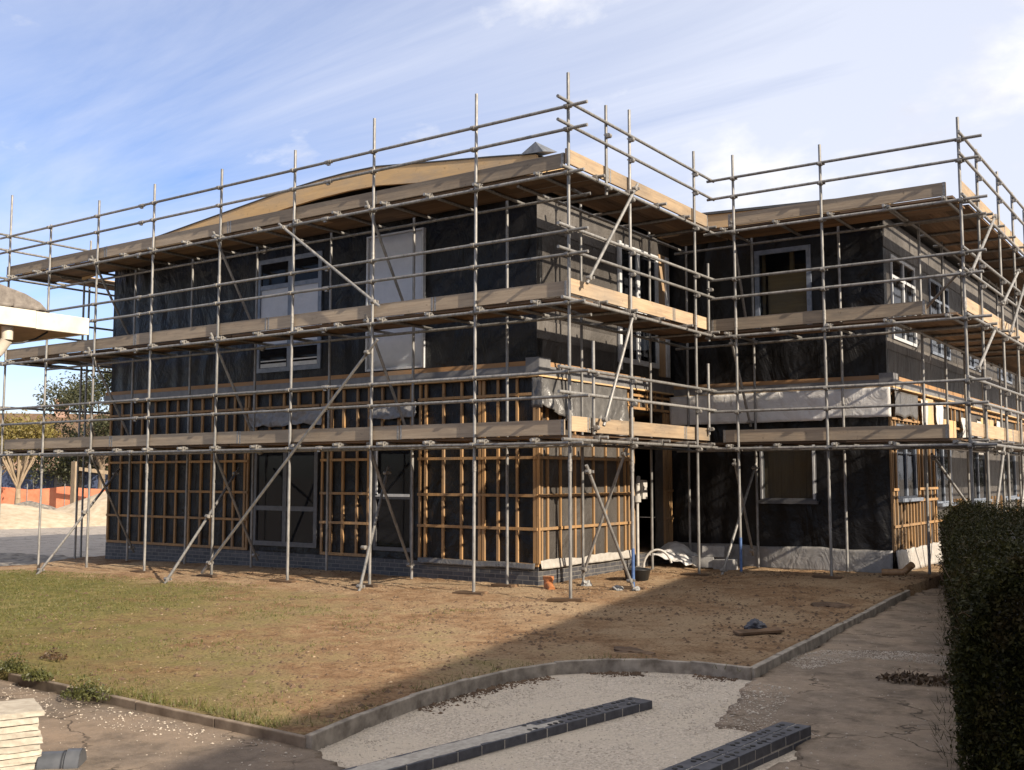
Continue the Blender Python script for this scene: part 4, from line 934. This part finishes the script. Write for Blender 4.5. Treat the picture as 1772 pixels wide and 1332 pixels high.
# ------------------------------------------------------------------ small things by the wall
def bucket():
    o = empty('black_tub','black plastic tub lying beside the blue footed scaffold leg','tub',(-0.55,3.05,lawn_z(-.5,3.05)))
    m = MB(); n=20; prof=[(0.19,0.0),(0.23,0.17),(0.255,0.18),(0.255,0.19),(0.225,0.185),(0.18,0.03)]
    vs=[(r*math.cos(2*math.pi*i/n),r*math.sin(2*math.pi*i/n),z) for r,z in prof for i in range(n)]
    fs=[(k*n+i,k*n+(i+1)%n,(k+1)*n+(i+1)%n,(k+1)*n+i) for k in range(len(prof)-1) for i in range(n)]+[tuple(range(n-1,-1,-1)),tuple((len(prof)-1)*n+i for i in range(n))]
    m.add(vs,fs,True); m.build('body', M['black'], o)
    h = MB(); h.path([(0.25*math.cos(t),0.05,0.18+0.03*math.sin(t)) for t in [i*math.pi/8 for i in range(9)]],0.006,6); h.build('handle', M['steel'], o)
bucket()
m = MB(); n=18
for r0,r1,z0,z1 in ((0.075,0.075,0,0.16),(0.09,0.09,0.16,0.22)): m.tube((0,0,z0),(0,0,z1),r0,n,True,r1)
m.tube((0,0,0.1),(0.14,-0.12,0.02),0.06,14)
tag(m.build('drain_pipe', M['pvc'], None, (-1.25,1.35,lawn_z(-1.2,1.35)-0.02)),'orange brown drain pipe stub beside the brick plinth corner','pipe')
m = MB(); m.path([(0,0,0.05),(0.35,0.1,0.06),(0.42,0.14,0.14),(0.5,0.1,0.2)],0.06,12); tag(m.build('drain_pipe', M['brownpipe'], None, (2.75,5.85,lawn_z(2.7,5.8))),'brown drain pipe lying at the foot of the right wing corner','pipe')
m = MB(); m.path([(0.0,0.0,-0.05)]+[(0.24*(1-math.cos(t)),0.12*(1-math.cos(t)),0.36*math.sin(t)) for t in [0.3+i*0.25 for i in range(11)]],0.022,8); tag(m.build('flexible_duct', M['meter'], None, (-1.25,4.6,lawn_z(-1.2,4.6)+0.02)),'pale flexible duct looping out of the ground by the entrance','duct')
def lump(name,x,y,z,s,mat,label,cat,sq=0.6,seed=0,group=None,ax=1.0):
    bm = bmesh.new(); bmesh.ops.create_icosphere(bm, subdivisions=4, radius=1.0)
    for v in bm.verts:
        k = 1+0.45*noise.noise(v.co*1.3+Vector((seed,0,0)))+0.22*noise.noise(v.co*4+Vector((seed,5,0))); v.co = Vector((v.co.x*s*k*ax,v.co.y*s*k,max(-0.3,v.co.z)*s*sq*k))
    me = bpy.data.meshes.new(name); bm.to_mesh(me); bm.free(); o = link(name, me, mat, None, (x,y,z)); return tag(o,label,cat,group)
# crumpled plastic and loose blocks at the inside corner
me_s = sheet(-0.55,0.5,-0.4,0.4,lambda u,v,i,j:(u,v,0.42*max(0,1-((u+0.12)/0.55)**2)*(0.4+0.6*j)+0.16*fbm(u*1.5,v*1.5,2,2.2,5)),36,26)
o = me_s.build('crumpled_sheet', M['polythene'], None, (-1.15,5.75,lawn_z(-1.1,5.7)+0.04)); solid(o); tag(o,'crumpled grey polythene sheet heaped at the inside corner','plastic sheet')
for i,(x,y,z,rz,lb) in enumerate(((-0.55,5.75,0.12,0.2,'grey concrete block lying left beside the crumpled sheet, the larger one'),(-0.10,5.72,0.09,-0.15,'grey concrete block right of the crumpled sheet against the dark wall'),(-0.38,5.80,0.33,0.4,'grey concrete block resting on top of the other two blocks'))):
    m = MB(); m.obox((0,0,0),(1,0,0),(0,1,0),(0,0,1),0.21,0.105,0.10,0.006); b = m.build('concrete_block', M['block'], None, (x,y,lawn_z(x,y)+z), 0.008); b.rotation_euler=(jit(.05),jit(.05),rz); tag(b,lb,'block','loose concrete blocks')
for i,(x,y,lb) in enumerate(((-0.12,1.62,'broken concrete lump at the foot of the crossed braces'),(0.15,1.72,'small pale stone beside the blue footed scaffold leg'),(-0.92,2.0,'pale concrete lump against the side wall near the corner'))):
    lump('concrete_lump',x,y,lawn_z(x,y)+0.02,(0.075,0.06,0.09)[i],M['block'],lb,'rubble',0.7,i*3.3)
# block on a board in the shaded soil
m = MB(); m.box(-0.28,0.26,-0.10,0.1,0,0.03); b=m.build('timber_offcut', M['decky'], None,(3.46,-1.55,lawn_z(3.46,-1.5)+0.01),0.004); b.rotation_euler=(0.03,-.05,0.75); tag(b,'short timber offcut lying on the shaded soil under a grey lump','timber')
lump('concrete_lump',3.36,-1.42,lawn_z(3.36,-1.42)+0.06,0.105,M['bluebrick'],'dark grey lump on a timber offcut on the shaded soil','rubble',0.85,4.2)
lump('soil_mound',2.78,-3.35,-0.03,0.16,M['clod'],'dark clod of soil beside the curved kerb','soil',0.35,9.1,None,1.8)
lump('soil_mound',3.3,1.6,lawn_z(3.3,1.6)-.03,0.22,M['clod'],'low heap of stony soil beside the straight kerb','soil',0.3,6.1,None,1.6)

# ------------------------------------------------------------------ low brick walls in the gravel
def low_wall(p0, p1, width, top, courses, label, mortar_to):
    p0 = Vector((*p0,0)); p1 = Vector((*p1,0)); d = (p1-p0).normalized(); s = Vector((-d.y,d.x,0)); Ln = (p1-p0).length
    o = empty('low_brick_wall', label, 'wall', (p0.x,p0.y,0)); o.rotation_euler=(0,0,math.atan2(d.y,d.x))
    core = MB(); core.box(0.003,Ln-0.003,0.003,width-0.003,-0.4,top-0.006); core.build('mortar_core', M['mortar'], o)
    b = MB()
    for c in range(courses):
        zt = top-0.075*c; off = 0.0 if c%2==0 else 0.1125
        for row in (0,1):
            x = -off if row == 0 else -off
            while x < Ln-0.02:
                a = max(0,x)+0.005; e = min(Ln,x+0.225)-0.005
                if e-a > 0.03:
                    y0,y1 = (0,width/2-0.005) if row==0 else (width/2+0.005,width)
                    dz = jit(.002)
                    b.box(a,e,y0+jit(.002),y1,zt-0.066+dz,zt+dz)
                x += 0.225
    b.build('bricks', M['bluebrick'], o, None, 0.004)
    # smeared mortar on the part laid last, perforations showing on the rest
    sm = MB(); n=60; 
    vs=[]; 
    for i in range(n+1):
        for j in range(7):
            x = mortar_to*i/n; y = 0.014+(width-0.028)*j/6
            edge = min(1,(1-i/n)*5); z = top+0.006*edge+0.010*edge*fbm(x,y,3,9,3)-0.004*(1-edge)-(0.006 if j in (0,6) else 0)
            vs.append((x,y,z))
    sm.add(vs,[(i*7+j,(i+1)*7+j,(i+1)*7+j+1,i*7+j+1) for i in range(n) for j in range(6)],True)
    if mortar_to > 0.2: sm.build('mortar_bed', M['mortar'], o)
    pf = MB(); x = max(0.0,mortar_to*0.85)
    while x < Ln-0.1:
        for row in (0.25,0.75):
            for q in (0.05,0.112,0.175): 
                if random.random() < .8 and x+q < Ln-0.05: pf.tube((x+q,width*row,top-0.01),(x+q,width*row,top+0.0035),0.019,8)
        x += 0.225
    pf.build('perforations', M['dark'], o)
    fm = MB(); x = mortar_to*0.8
    while x < Ln-0.02:
        fm.box(x-0.006,x+0.006,0.01,width-0.01,top-0.02,top-0.0025); x += 0.225
    fm.build('joints', M['mortar'], o)
    return o
low_wall((3.37,-9.9),(4.03,-5.27),0.215,-0.030,2,'single course dark brick wall in the gravel with mortar smeared on top, farther left',3.75)
low_wall((5.13,-9.6),(5.46,-5.60),0.225,0.018,3,'two course dark brick wall stub at the bottom edge with open perforations, nearer right',1.2)

# ------------------------------------------------------------------ paving slabs and grey pipe, bottom left
bx,by = 1.40,-9.25
ords = ['lowest','second from the bottom','third from the bottom','fourth from the bottom','fifth from the bottom','fifth from the top','fourth from the top','third from the top','second from the top','topmost']
def slab_mesh(w,d,h):
    bm = bmesh.new(); bmesh.ops.create_cube(bm,size=1.0); bmesh.ops.subdivide_edges(bm,edges=bm.edges[:],cuts=7,use_grid_fill=True)
    sd = random.uniform(0,50)
    for v in bm.verts:
        q = Vector((v.co.x*w,v.co.y*d,v.co.z*h)); e = 0.006*noise.noise(q*14+Vector((sd,0,0)))+0.004*noise.noise(q*40+Vector((sd,0,0)))
        if abs(v.co.x)>.49: q.x += e*1.3*(1 if v.co.x>0 else -1)
        if abs(v.co.y)>.49: q.y += e*1.3*(1 if v.co.y>0 else -1)
        if abs(v.co.z)>.49 and (abs(v.co.x)>.49 or abs(v.co.y)>.49): q.z -= 0.004*(1 if v.co.z>0 else -1)*random.random()
        v.co = q
    me = bpy.data.meshes.new('paving_slab'); bm.to_mesh(me); bm.free(); return me
z = -0.115
for i in range(10):
    h = random.choice((0.036,0.040,0.044))
    me = slab_mesh(0.47+jit(.02),0.36+jit(.015),h)
    o = link('paving_slab', me, M['slab'], None, (bx+jit(.014),by+jit(.014),z+h/2)); o.rotation_euler=(jit(.008),jit(.008),math.atan2(0.21,-0.47)+jit(.05)); z += h+0.0015
    tag(o,'rough cream paving slab, %s in the stack beside the tarmac'%ords[i],'paving slab','stacked paving slabs')
o = empty('grey_pipe','dark grey plastic pipe offcut lying behind the slab stack','pipe',(1.72,-9.08,-0.075),None,0.75)
m = MB(); n=24
for (xa,ra,xb,rb) in ((-0.10,0.095,0.06,0.095),(0.06,0.095,0.07,0.108),(0.07,0.108,0.16,0.108)): m.tube((xa,0,0),(xb,0,0),ra,n,False,rb)
m.tube((0.16,0,0),(0.155,0,0),0.108,n,True); m.tube((-0.10,0,0),(-0.095,0,0),0.095,n,True); m.build('pipe_body', M['greypipe'], o)
m=MB(); m.tube((0.045,0,0),(0.055,0,0),0.099,n,False); m.build('collar_ring', M['black'], o)

# ------------------------------------------------------------------ weeds on the kerb
def weed(x,y,z,r,n,label,mat='weedleaf',hh=0.7,group=None,s=(0.008,0.022)):
    o = empty('weed' if mat!='deadleaf' else 'dead_plant',label,'plant',(x,y,z),group)
    pts=[]
    for _ in range(n):
        a=random.uniform(0,6.28); q=random.random()**0.6*r; pts.append((q*math.cos(a)*1.5,q*math.sin(a)*0.8,abs(random.gauss(0,1))*r*hh*0.5*(1.2-q/r)+0.01))
    leaves('foliage',pts,M[mat],o,*s)
    m=MB()
    for _ in range(7): a=random.uniform(0,6.28); m.tube((0,0,-0.02),(r*0.7*math.cos(a),r*0.5*math.sin(a),r*hh*random.uniform(.4,1)),0.003,5,True,0.0015)
    m.build('stems',M['bark'] if mat=='deadleaf' else M[mat],o)
    return o
weed(-0.75,-7.72,0.0,0.13,420,'leafy weed clump on the kerb, left of the larger one','weedleaf',0.8,'weeds on the kerb')
weed(0.12,-7.81,-0.04,0.20,800,'larger leafy weed spilling over the kerb onto the tarmac','weedleaf',0.8,'weeds on the kerb')
weed(-1.30,-7.62,0.0,0.14,500,'green weed at the left picture edge where the kerb ends','weedleaf',1.2,'weeds on the kerb')
weed(-1.62,-7.02,0.0,0.13,260,'dark dead tuft on the lawn near the left kerb','deadleaf',0.6)
weed(5.52,-3.05,-0.07,0.22,420,'dark clump of dead leaves and soil on the tarmac path','deadleaf',0.35,None,(0.012,0.035))
weed(5.75,-2.85,-0.07,0.14,240,'smaller tuft of dead leaves on the path nearer the hedge','deadleaf',0.35,None,(0.012,0.03))
# ------------------------------------------------------------------ hedge at the right
hd = empty('hedge','dark clipped hedge along the right side of the path','hedge',(6.6,-6.3,0))
HN = (6.58,-6.25); HF = (3.42,7.3)      # left face runs from near to far
def hedge_left(y): t=(y-HN[1])/(HF[1]-HN[1]); return HN[0]+(HF[0]-HN[0])*t+0.16*fbm(y,3,1,0.9,3)
def hedge_top(x,y): t=(y-HN[1])/(HF[1]-HN[1]); return 1.30+0.24*fbm(x,y,2,0.9,3)+0.10*fbm(x,y,3,3,2)-0.30*max(0,1-(x-hedge_left(y))/0.45)**2-0.25*max(0,1-(y-HN[1])/0.5)**2
m = MB(); K=16
vs=[];  ys=[HN[1]+0.22+(HF[1]-HN[1]-0.44)*i/K for i in range(K+1)]
for y in ys:
    xl=hedge_left(y)+0.24; xr=xl+3.0
    vs += [(xl,y,-0.3),(xl,y,hedge_top(xl,y)-0.22),(xr,y,hedge_top(xr,y)-0.22),(xr,y,-0.3)]
m.add(vs,[(4*i+j,4*(i+1)+j,4*(i+1)+(j+1)%4,4*i+(j+1)%4) for i in range(K) for j in range(4)]+[(0,1,2,3),(4*K+3,4*K+2,4*K+1,4*K)]); 
m.v=[(a-6.6,b+6.3,c) for a,b,c in m.v]; m.build('branch_core',M['dark'],hd)
pts=[]
def hp(x,y,z): pts.append((x-6.6,y+6.3,z))
for _ in range(40000):       # left face
    y=HN[1]+(HF[1]-HN[1])*random.random()**1.6; z=random.uniform(-0.1,1.25); bul=0.22*fbm(y*1.2,z*1.5,3,1.3,4)+0.22*max(0,(z-0.85)/0.4)**2; x=hedge_left(y)+0.06+bul+abs(random.gauss(0,0.09))-(0.10*random.random() if random.random()<0.06 else 0); hp(x,y,z)
for _ in range(46000):       # top
    y=HN[1]+(HF[1]-HN[1])*random.random()**1.5; x=hedge_left(y)+random.uniform(0,1)**1.2*3.0; hp(x,y,hedge_top(x,y)-abs(random.gauss(0,0.08))+0.02+0.06*max(0,fbm(x,y,8,2.2,2)))
for _ in range(34000):       # near end
    x=HN[0]+random.uniform(0,1.6); z=random.uniform(-0.15,1.28); hp(x+0.25*max(0,1-(x-HN[0])/0.4)*max(0,(z-0.7)/0.5),HN[1]-0.02+0.24*fbm(x*1.3,z*1.3,5,1.2,4)+0.2*max(0,(z-0.85)/0.4)**2+abs(random.gauss(0,0.09)),z)
for _ in range(4000):        # stray sprigs
    y=random.uniform(HN[1],HF[1]); x=hedge_left(y)+random.uniform(-0.02,0.5); q=hedge_top(x,y)+abs(random.gauss(0,0.05)); hp(x,y,q) if nz(x*6,y*6,3)>-.1 else None
leaves('foliage',pts,M['hedgeleaf'],hd,0.010,0.024)
m=MB()
for _ in range(90):
    y=HN[1]+(HF[1]-HN[1])*random.random()**1.8; x=hedge_left(y)+0.1; a=Vector((x-6.6,y+6.3,random.uniform(0,1.0))); m.tube(a,a+Vector((random.uniform(-.16,.02),random.uniform(-.15,.15),random.uniform(-.05,.3))),0.004,5,True,0.002)
for _ in range(40):
    y=random.uniform(HN[1]+2,HF[1]); x=hedge_left(y)+random.uniform(0,.6); a=Vector((x-6.6,y+6.3,hedge_top(x,y)-.15)); m.tube(a,a+Vector((random.uniform(-.1,.1),random.uniform(-.1,.1),random.uniform(.13,.22))),0.003,5,True,0.0015)
m.build('twigs',M['deadleaf'],hd)['kind'] = 'stuff'
vs=[];fs=[]
for _ in range(420):
    y=HN[1]+(HF[1]-HN[1])*random.random()**1.4; x=hedge_left(y)-random.uniform(-0.05,0.10); a=random.uniform(0,6.28); h=random.uniform(0.04,0.16); b=len(vs); k=random.uniform(.03,.12)
    vs+=[(x-.004,y,-.12),(x+.004,y,-.12),(x+k*math.cos(a),y+k*math.sin(a),-.12+h)]; fs.append((b,b+1,b+2))
me=bpy.data.meshes.new('verge_grass'); me.from_pydata(vs,[],fs); me.update(); tag(link('verge_grass',me,M['hedgeleaf']),'rank grass along the foot of the hedge','grass',kind='stuff')

# ------------------------------------------------------------------ neighbouring eave, top left foreground
ev = empty('bungalow','single storey building with white fascia and tiled hipped roof at the left edge','building',(0.52,-8.15,0))
X0,Y0,ZF = 0.52,-8.17,2.915
def ep(m,name,mat,parent=None,bevel=0.0):
    if parent is None:
        m.v=[(a-0.52,b+8.15,c) for a,b,c in m.v]
    return m.build(name,mat,parent or ev,None,bevel)
m=MB(); m.box(X0-0.03,X0,Y0-6,Y0-0.45,ZF,ZF+0.135); m.box(X0-0.028,X0+0.003,Y0-0.45,Y0,ZF-0.004,ZF+0.131); m.box(X0-5,X0-0.03,Y0-0.03,Y0,ZF,ZF+0.13); fa=ep(m,'fascia',M['whitepaint'],None,0.003)
m=MB(); m.box(X0-5,X0-0.031,Y0-6,Y0-0.031,ZF+0.004,ZF+0.02); ep(m,'soffit',M['soffit'])
m=MB(); m.box(X0-5,X0-0.62,Y0-6,Y0-0.62,-0.3,ZF); ep(m,'wall',M['redbrick'])
# tiled roof: the hip end curves down to the fascia, courses step back from the edge
m=MB()
PRF=[(-6.0,0.012),(-6.0,0.30),(-1.40,0.26),(-1.0,0.215),(-0.72,0.17),(-0.52,0.125),(-0.40,0.075),(-0.33,0.012)]
zb=ZF+0.136
for k in range(5):
    m.prism([(Y0+a-0.02*k, zb+b*(1+0.02*k)+0.004*k) for a,b in PRF],0,X0-0.03-0.26*(k+1)+0.006,X0-0.03-0.26*k)
for k in range(14):
    y=Y0-0.42-0.22*k; m.box(X0-0.034,X0-0.012,y-0.205,y,zb+0.004,zb+0.034)
ep(m,'tiled_roof',M['tile'],None,0.012)
m=MB(); m.path([(X0-0.10,Y0-0.62,ZF-0.00),(X0-0.10,Y0-0.62,ZF-0.10),(X0-0.16,Y0-0.66,ZF-0.20),(X0-0.42,Y0-0.78,ZF-0.34),(X0-0.52,Y0-0.82,ZF-0.48),(X0-0.54,Y0-0.83,0.0)],0.042,14); ep(m,'downpipe',M['whitepaint'])
m=MB(); m.path([(X0-0.12,Y0-0.28,ZF-0.0),(X0-0.14,Y0-0.36,ZF-0.06),(X0-0.16,Y0-0.46,ZF-0.10),(X0-0.18,Y0-0.60,ZF-0.125),(X0-0.2,Y0-0.74,ZF-0.135),(X0-0.3,Y0-0.9,ZF-0.18)],0.008,6); ep(m,'cable',M['black'])

# ------------------------------------------------------------------ school block that shades the foreground (behind the camera's right shoulder)
sb = empty('brick_block','two storey flat roofed brick block beside the hedge, right of the path','building',(14.6,-10,0),None,R(11.8))
m=MB(); m.box(0,9,-16,13.9,-0.35,6.25); m_w=m.build('wall',M['redbrick'],sb)
m=MB(); m.box(-0.12,9.12,-16.12,14.02,6.25,6.55); m.build('roof',M['felt'],sb)
for z0 in (1.0,3.9):
    for i in range(9):
        y=-14.5+i*3.1; m=MB(); m.box(-0.03,0.02,y,y+1.8,z0,z0+0.06); m.box(-0.03,0.02,y,y+1.8,z0+1.34,z0+1.4); m.box(-0.03,0.02,y,y+0.06,z0+.06,z0+1.34); m.box(-0.03,0.02,y+1.74,y+1.8,z0+.06,z0+1.34); m.box(-0.028,0.018,y+0.87,y+0.93,z0+.06,z0+1.34)
        f=m.build('window',M['whiteframe'],sb); mm=MB(); mm.box(-0.012,-0.006,y+.06,y+.87,z0+.06,z0+1.34); mm.box(-0.012,-0.006,y+.93,y+1.74,z0+.06,z0+1.34); mm.build('pane',M['glass'],f)

# ------------------------------------------------------------------ background at the left
def cone_pile(name,x,y,r,h,label,mat,seed,ell=1.0,rz=0.0):
    m=MB(); n=48; k=16; vs=[]
    for j in range(k+1):
        q=j/k
        for i in range(n):
            a=2*math.pi*i/n; rr=q*r*(1+0.22*noise.noise(Vector((math.cos(a)*1.2+seed,math.sin(a)*1.2,seed)))); px=rr*math.cos(a)*ell; py=rr*math.sin(a)
            zz=h*max(0,1-q**1.15)+0.10*h*fbm(px,py,seed,1.3,4)*(1-q); vs.append((px*math.cos(rz)-py*math.sin(rz),px*math.sin(rz)+py*math.cos(rz),zz-0.02*(q==1)))
    m.add(vs,[(j*n+i,j*n+(i+1)%n,(j+1)*n+(i+1)%n,(j+1)*n+i) for j in range(k) for i in range(n)],True)
    return tag(m.build(name,mat,None,(x,y,-0.33)),label,'pile')
cone_pile('gravel_pile',-36.5,12.3,3.6,0.95,'low pale stone pile at the left edge of the yard',M['sandpile'],1.0,1.5,R(60))
cone_pile('sand_pile',-34.6,18.0,3.9,2.0,'taller pale sand pile beside the building corner, right of the stone pile',M['sandpile'],4.0,1.3,R(60))
cone_pile('sand_pile',-43,17.5,5.5,0.5,'flat pale sand spread behind the two piles',M['sandpile'],7.0,1.8,R(60))
cone_pile('rubble_heap',-42.2,16.9,1.6,0.95,'grey heap of broken rubble in front of the orange mesh',M['rubble'],9.0,1.6,R(60))
# orange barrier mesh with posts
def far_line(x0,y0,x1,y1,n): return [(x0+(x1-x0)*i/n,y0+(y1-y0)*i/n) for i in range(n+1)]
ob=empty('barrier_fence','orange plastic barrier mesh fence across the far side of the yard','fence',(-54,19.5,-0.33))
P=far_line(-60,15.5,-42,31,22)
m=MB()
for i in range(22):
    (xa,ya),(xb,yb)=P[i],P[i+1]; d=Vector((xb-xa,yb-ya,0)).normalized(); s=Vector((-d.y,d.x,0)); 
    sa=0.10*math.sin(i*1.7)+0.06*nz(i*0.9,2); sb_=0.10*math.sin((i+1)*1.7)+0.06*nz((i+1)*.9,2)
    a=Vector((xa+54,ya-19.5,0)); b=Vector((xb+54,yb-19.5,0)); t=s*0.01
    m.add([a-t+Vector((0,0,.25)),b-t+Vector((0,0,.25)),b-t+Vector((0,0,1.45+sb_)),a-t+Vector((0,0,1.45+sa)),a+t+Vector((0,0,.25)),b+t+Vector((0,0,.25)),b+t+Vector((0,0,1.45+sb_)),a+t+Vector((0,0,1.45+sa))],[(0,1,2,3),(7,6,5,4),(3,2,6,7),(0,4,5,1)])
m.build('mesh',M['orange'],ob)
for i in range(0,23,2):
    m=MB(); m.tube((P[i][0]+54-.06,P[i][1]-19.5-.06,-.1),(P[i][0]+54-.06,P[i][1]-19.5-.06,1.7),0.03,8); m.build('post',M['steel'],ob)
# blue hoarding
hb=empty('hoarding','dark blue site hoarding of tall sheets behind the orange mesh','fence',(-64,28,-0.33))
P=far_line(-74,19,-50,42,26)
for i in range(26):
    m=MB(); a=Vector((P[i][0]+64,P[i][1]-28,0)); b=Vector((P[i+1][0]+64,P[i+1][1]-28,0)); m.beam(a.lerp(b,.01)+Vector((0,0,1.35)),a.lerp(b,.99)+Vector((0,0,1.35)),0.06,2.5+0.06*nz(i*1.3,0)); m.build('panel',M['hoardgrey'] if i<9 or i==13 else M['hoard'],hb)
for i in range(0,27,3):
    m=MB(); m.tube((P[i][0]+64-.0,P[i][1]-28-.1,0),(P[i][0]+64-.0,P[i][1]-28-.1,2.8),0.05,8); m.build('post',M['steel'],hb)
o=empty('timber_post','pale timber post with a side arm in front of the blue hoarding','post',(-47.9,23.0,-0.33)); m=MB(); m.box(-0.2,0.2,-0.12,0.12,0,3.0); m.build('upright',M['palebark'],o); m=MB(); m.beam((0.1,0,2.6),(1.5,1.2,2.35),0.14,0.2); m.build('arm',M['palebark'],o)
# trees, hedge and house behind
def tree(x,y,h,r,label,mat,bark,trunk_r,n,leaf=(0.10,0.22),cz=0.62,squash=1.0,group=None,name='tree'):
    o=empty(name,label,'tree',(x,y,-0.33),group)
    m=MB(); cs=[]; base=h*0.32
    m.path([(0,0,0),(0.05*h*0.2,0,base*0.6),(0,0.03*h*0.2,base),(0.1,0,h*0.6)],lambda t:trunk_r*(1-0.6*t),9)
    for i in range(13):
        a=i*2.4; q=random.uniform(0.3,0.95)*r; zz=h*(cz+random.uniform(-0.22,0.32)*squash); p=Vector((q*math.cos(a),q*math.sin(a),zz)); cs.append((p,r*random.uniform(0.28,0.5)))
        m.path([Vector((0,0,base*random.uniform(.8,1.2))),p*0.55+Vector((0,0,base*0.35)),p],lambda t:trunk_r*0.4*(1-0.75*t),6)
    m.build('trunk',bark,o)
    pts=[]
    while len(pts)<n:
        c,s=random.choice(cs); d=Vector((random.gauss(0,1),random.gauss(0,1),random.gauss(0,0.8)))
        if d.length>2.2: continue
        q=c+d*s*0.55
        if nz(q.x,q.y,q.z,0.9)>-0.22: pts.append(q)
    leaves('crown',pts,mat,o,*leaf)
    return o
tree(-56.6,30.6,10.0,3.2,'dark ragged tree rising beside the left end of the building',M['treeleaf'],M['bark'],0.28,11000,leaf=(0.07,0.16))
tree(-60.5,31.5,6.9,3.2,'lower dark bushy tree in front of the brick house',M['treeleaf'],M['bark'],0.25,9000,cz=0.5,leaf=(0.07,0.16))
tree(-45.4,18.1,5.0,2.0,'pale trunked autumn tree standing in front of the orange mesh',M['yellowleaf'],M['palebark'],0.19,4200,cz=0.85,squash=0.35,leaf=(0.06,0.14))
tree(-50.5,19.6,5.0,1.9,'autumn coloured tree at the far left picture edge',M['yellowleaf'],M['palebark'],0.12,4200,cz=0.80,squash=0.45,leaf=(0.06,0.14))
fh=empty('far_hedge','yellow green shrub hedge behind the hoarding below the house roof','hedge',(-66,31,-0.33))
pts=[]
for _ in range(15000):
    t=random.random(); c=(-76+24*t,21.5+23*t); hgt=4.7+1.5*fbm(t*9,0,3,1.0,3); pts.append((c[0]+66+random.gauss(0,.7),c[1]-31+random.gauss(0,.7),abs(random.random())**0.6*hgt))
leaves('foliage',pts,M['shrubleaf'],fh,0.08,0.18)
m=MB(); m.beam((-10,-9.5,1.2),(14,13.5,1.2),0.8,2.6); m.build('branch_core',M['deadleaf'],fh)
hs=empty('brick_house','brick house with brown tiled roof and chimney beyond the far hedge','house',(-92,44,-0.33),None,R(44))
m=MB(); m.box(-14,14,0,9,0,5.3); m.build('wall',M['redbrick'],hs)
m=MB(); m.prism([(-0.5,5.2),(4.5,8.6),(9.5,5.2)],0,-14.5,14.5); rf=m.build('roof',M['rooftile'],hs)
m=MB(); m.box(3.3,4.5,3.9,5.1,7.6,10.0); m.box(3.2,4.6,3.8,5.2,9.8,10.1); ch=m.build('chimney',M['redbrick'],rf); m.v=[]; 
for q in (3.6,4.2):
    m2=MB(); m2.tube((q,4.5,10.1),(q,4.5,10.6),0.14,8); 
    m2.build('chimney_pot',M['palewood'],hs)
for x in (-11,-6,-1,5,10):
    m=MB(); m.box(x,x+1.4,-0.06,0.02,3.2,4.6); f=m.build('window',M['whiteframe'],hs); mm=MB(); mm.box(x+.1,x+1.3,-0.08,-0.065,3.3,4.5); mm.build('pane',M['glass'],f)
# far tree belt closing the horizon
pts=[]
for _ in range(9000):
    a=random.uniform(0,1); X=-190+230*a; Y=150+25*math.sin(a*9); pts.append((X+random.gauss(0,2),Y+random.gauss(0,3),random.random()**0.7*(6+2.5*fbm(a*30,1,1,1,3))))
o=leaves('far_trees',pts,M['treeleaf'],None,0.5,1.2); tag(o,'dark line of far off trees on the horizon','trees',kind='stuff')
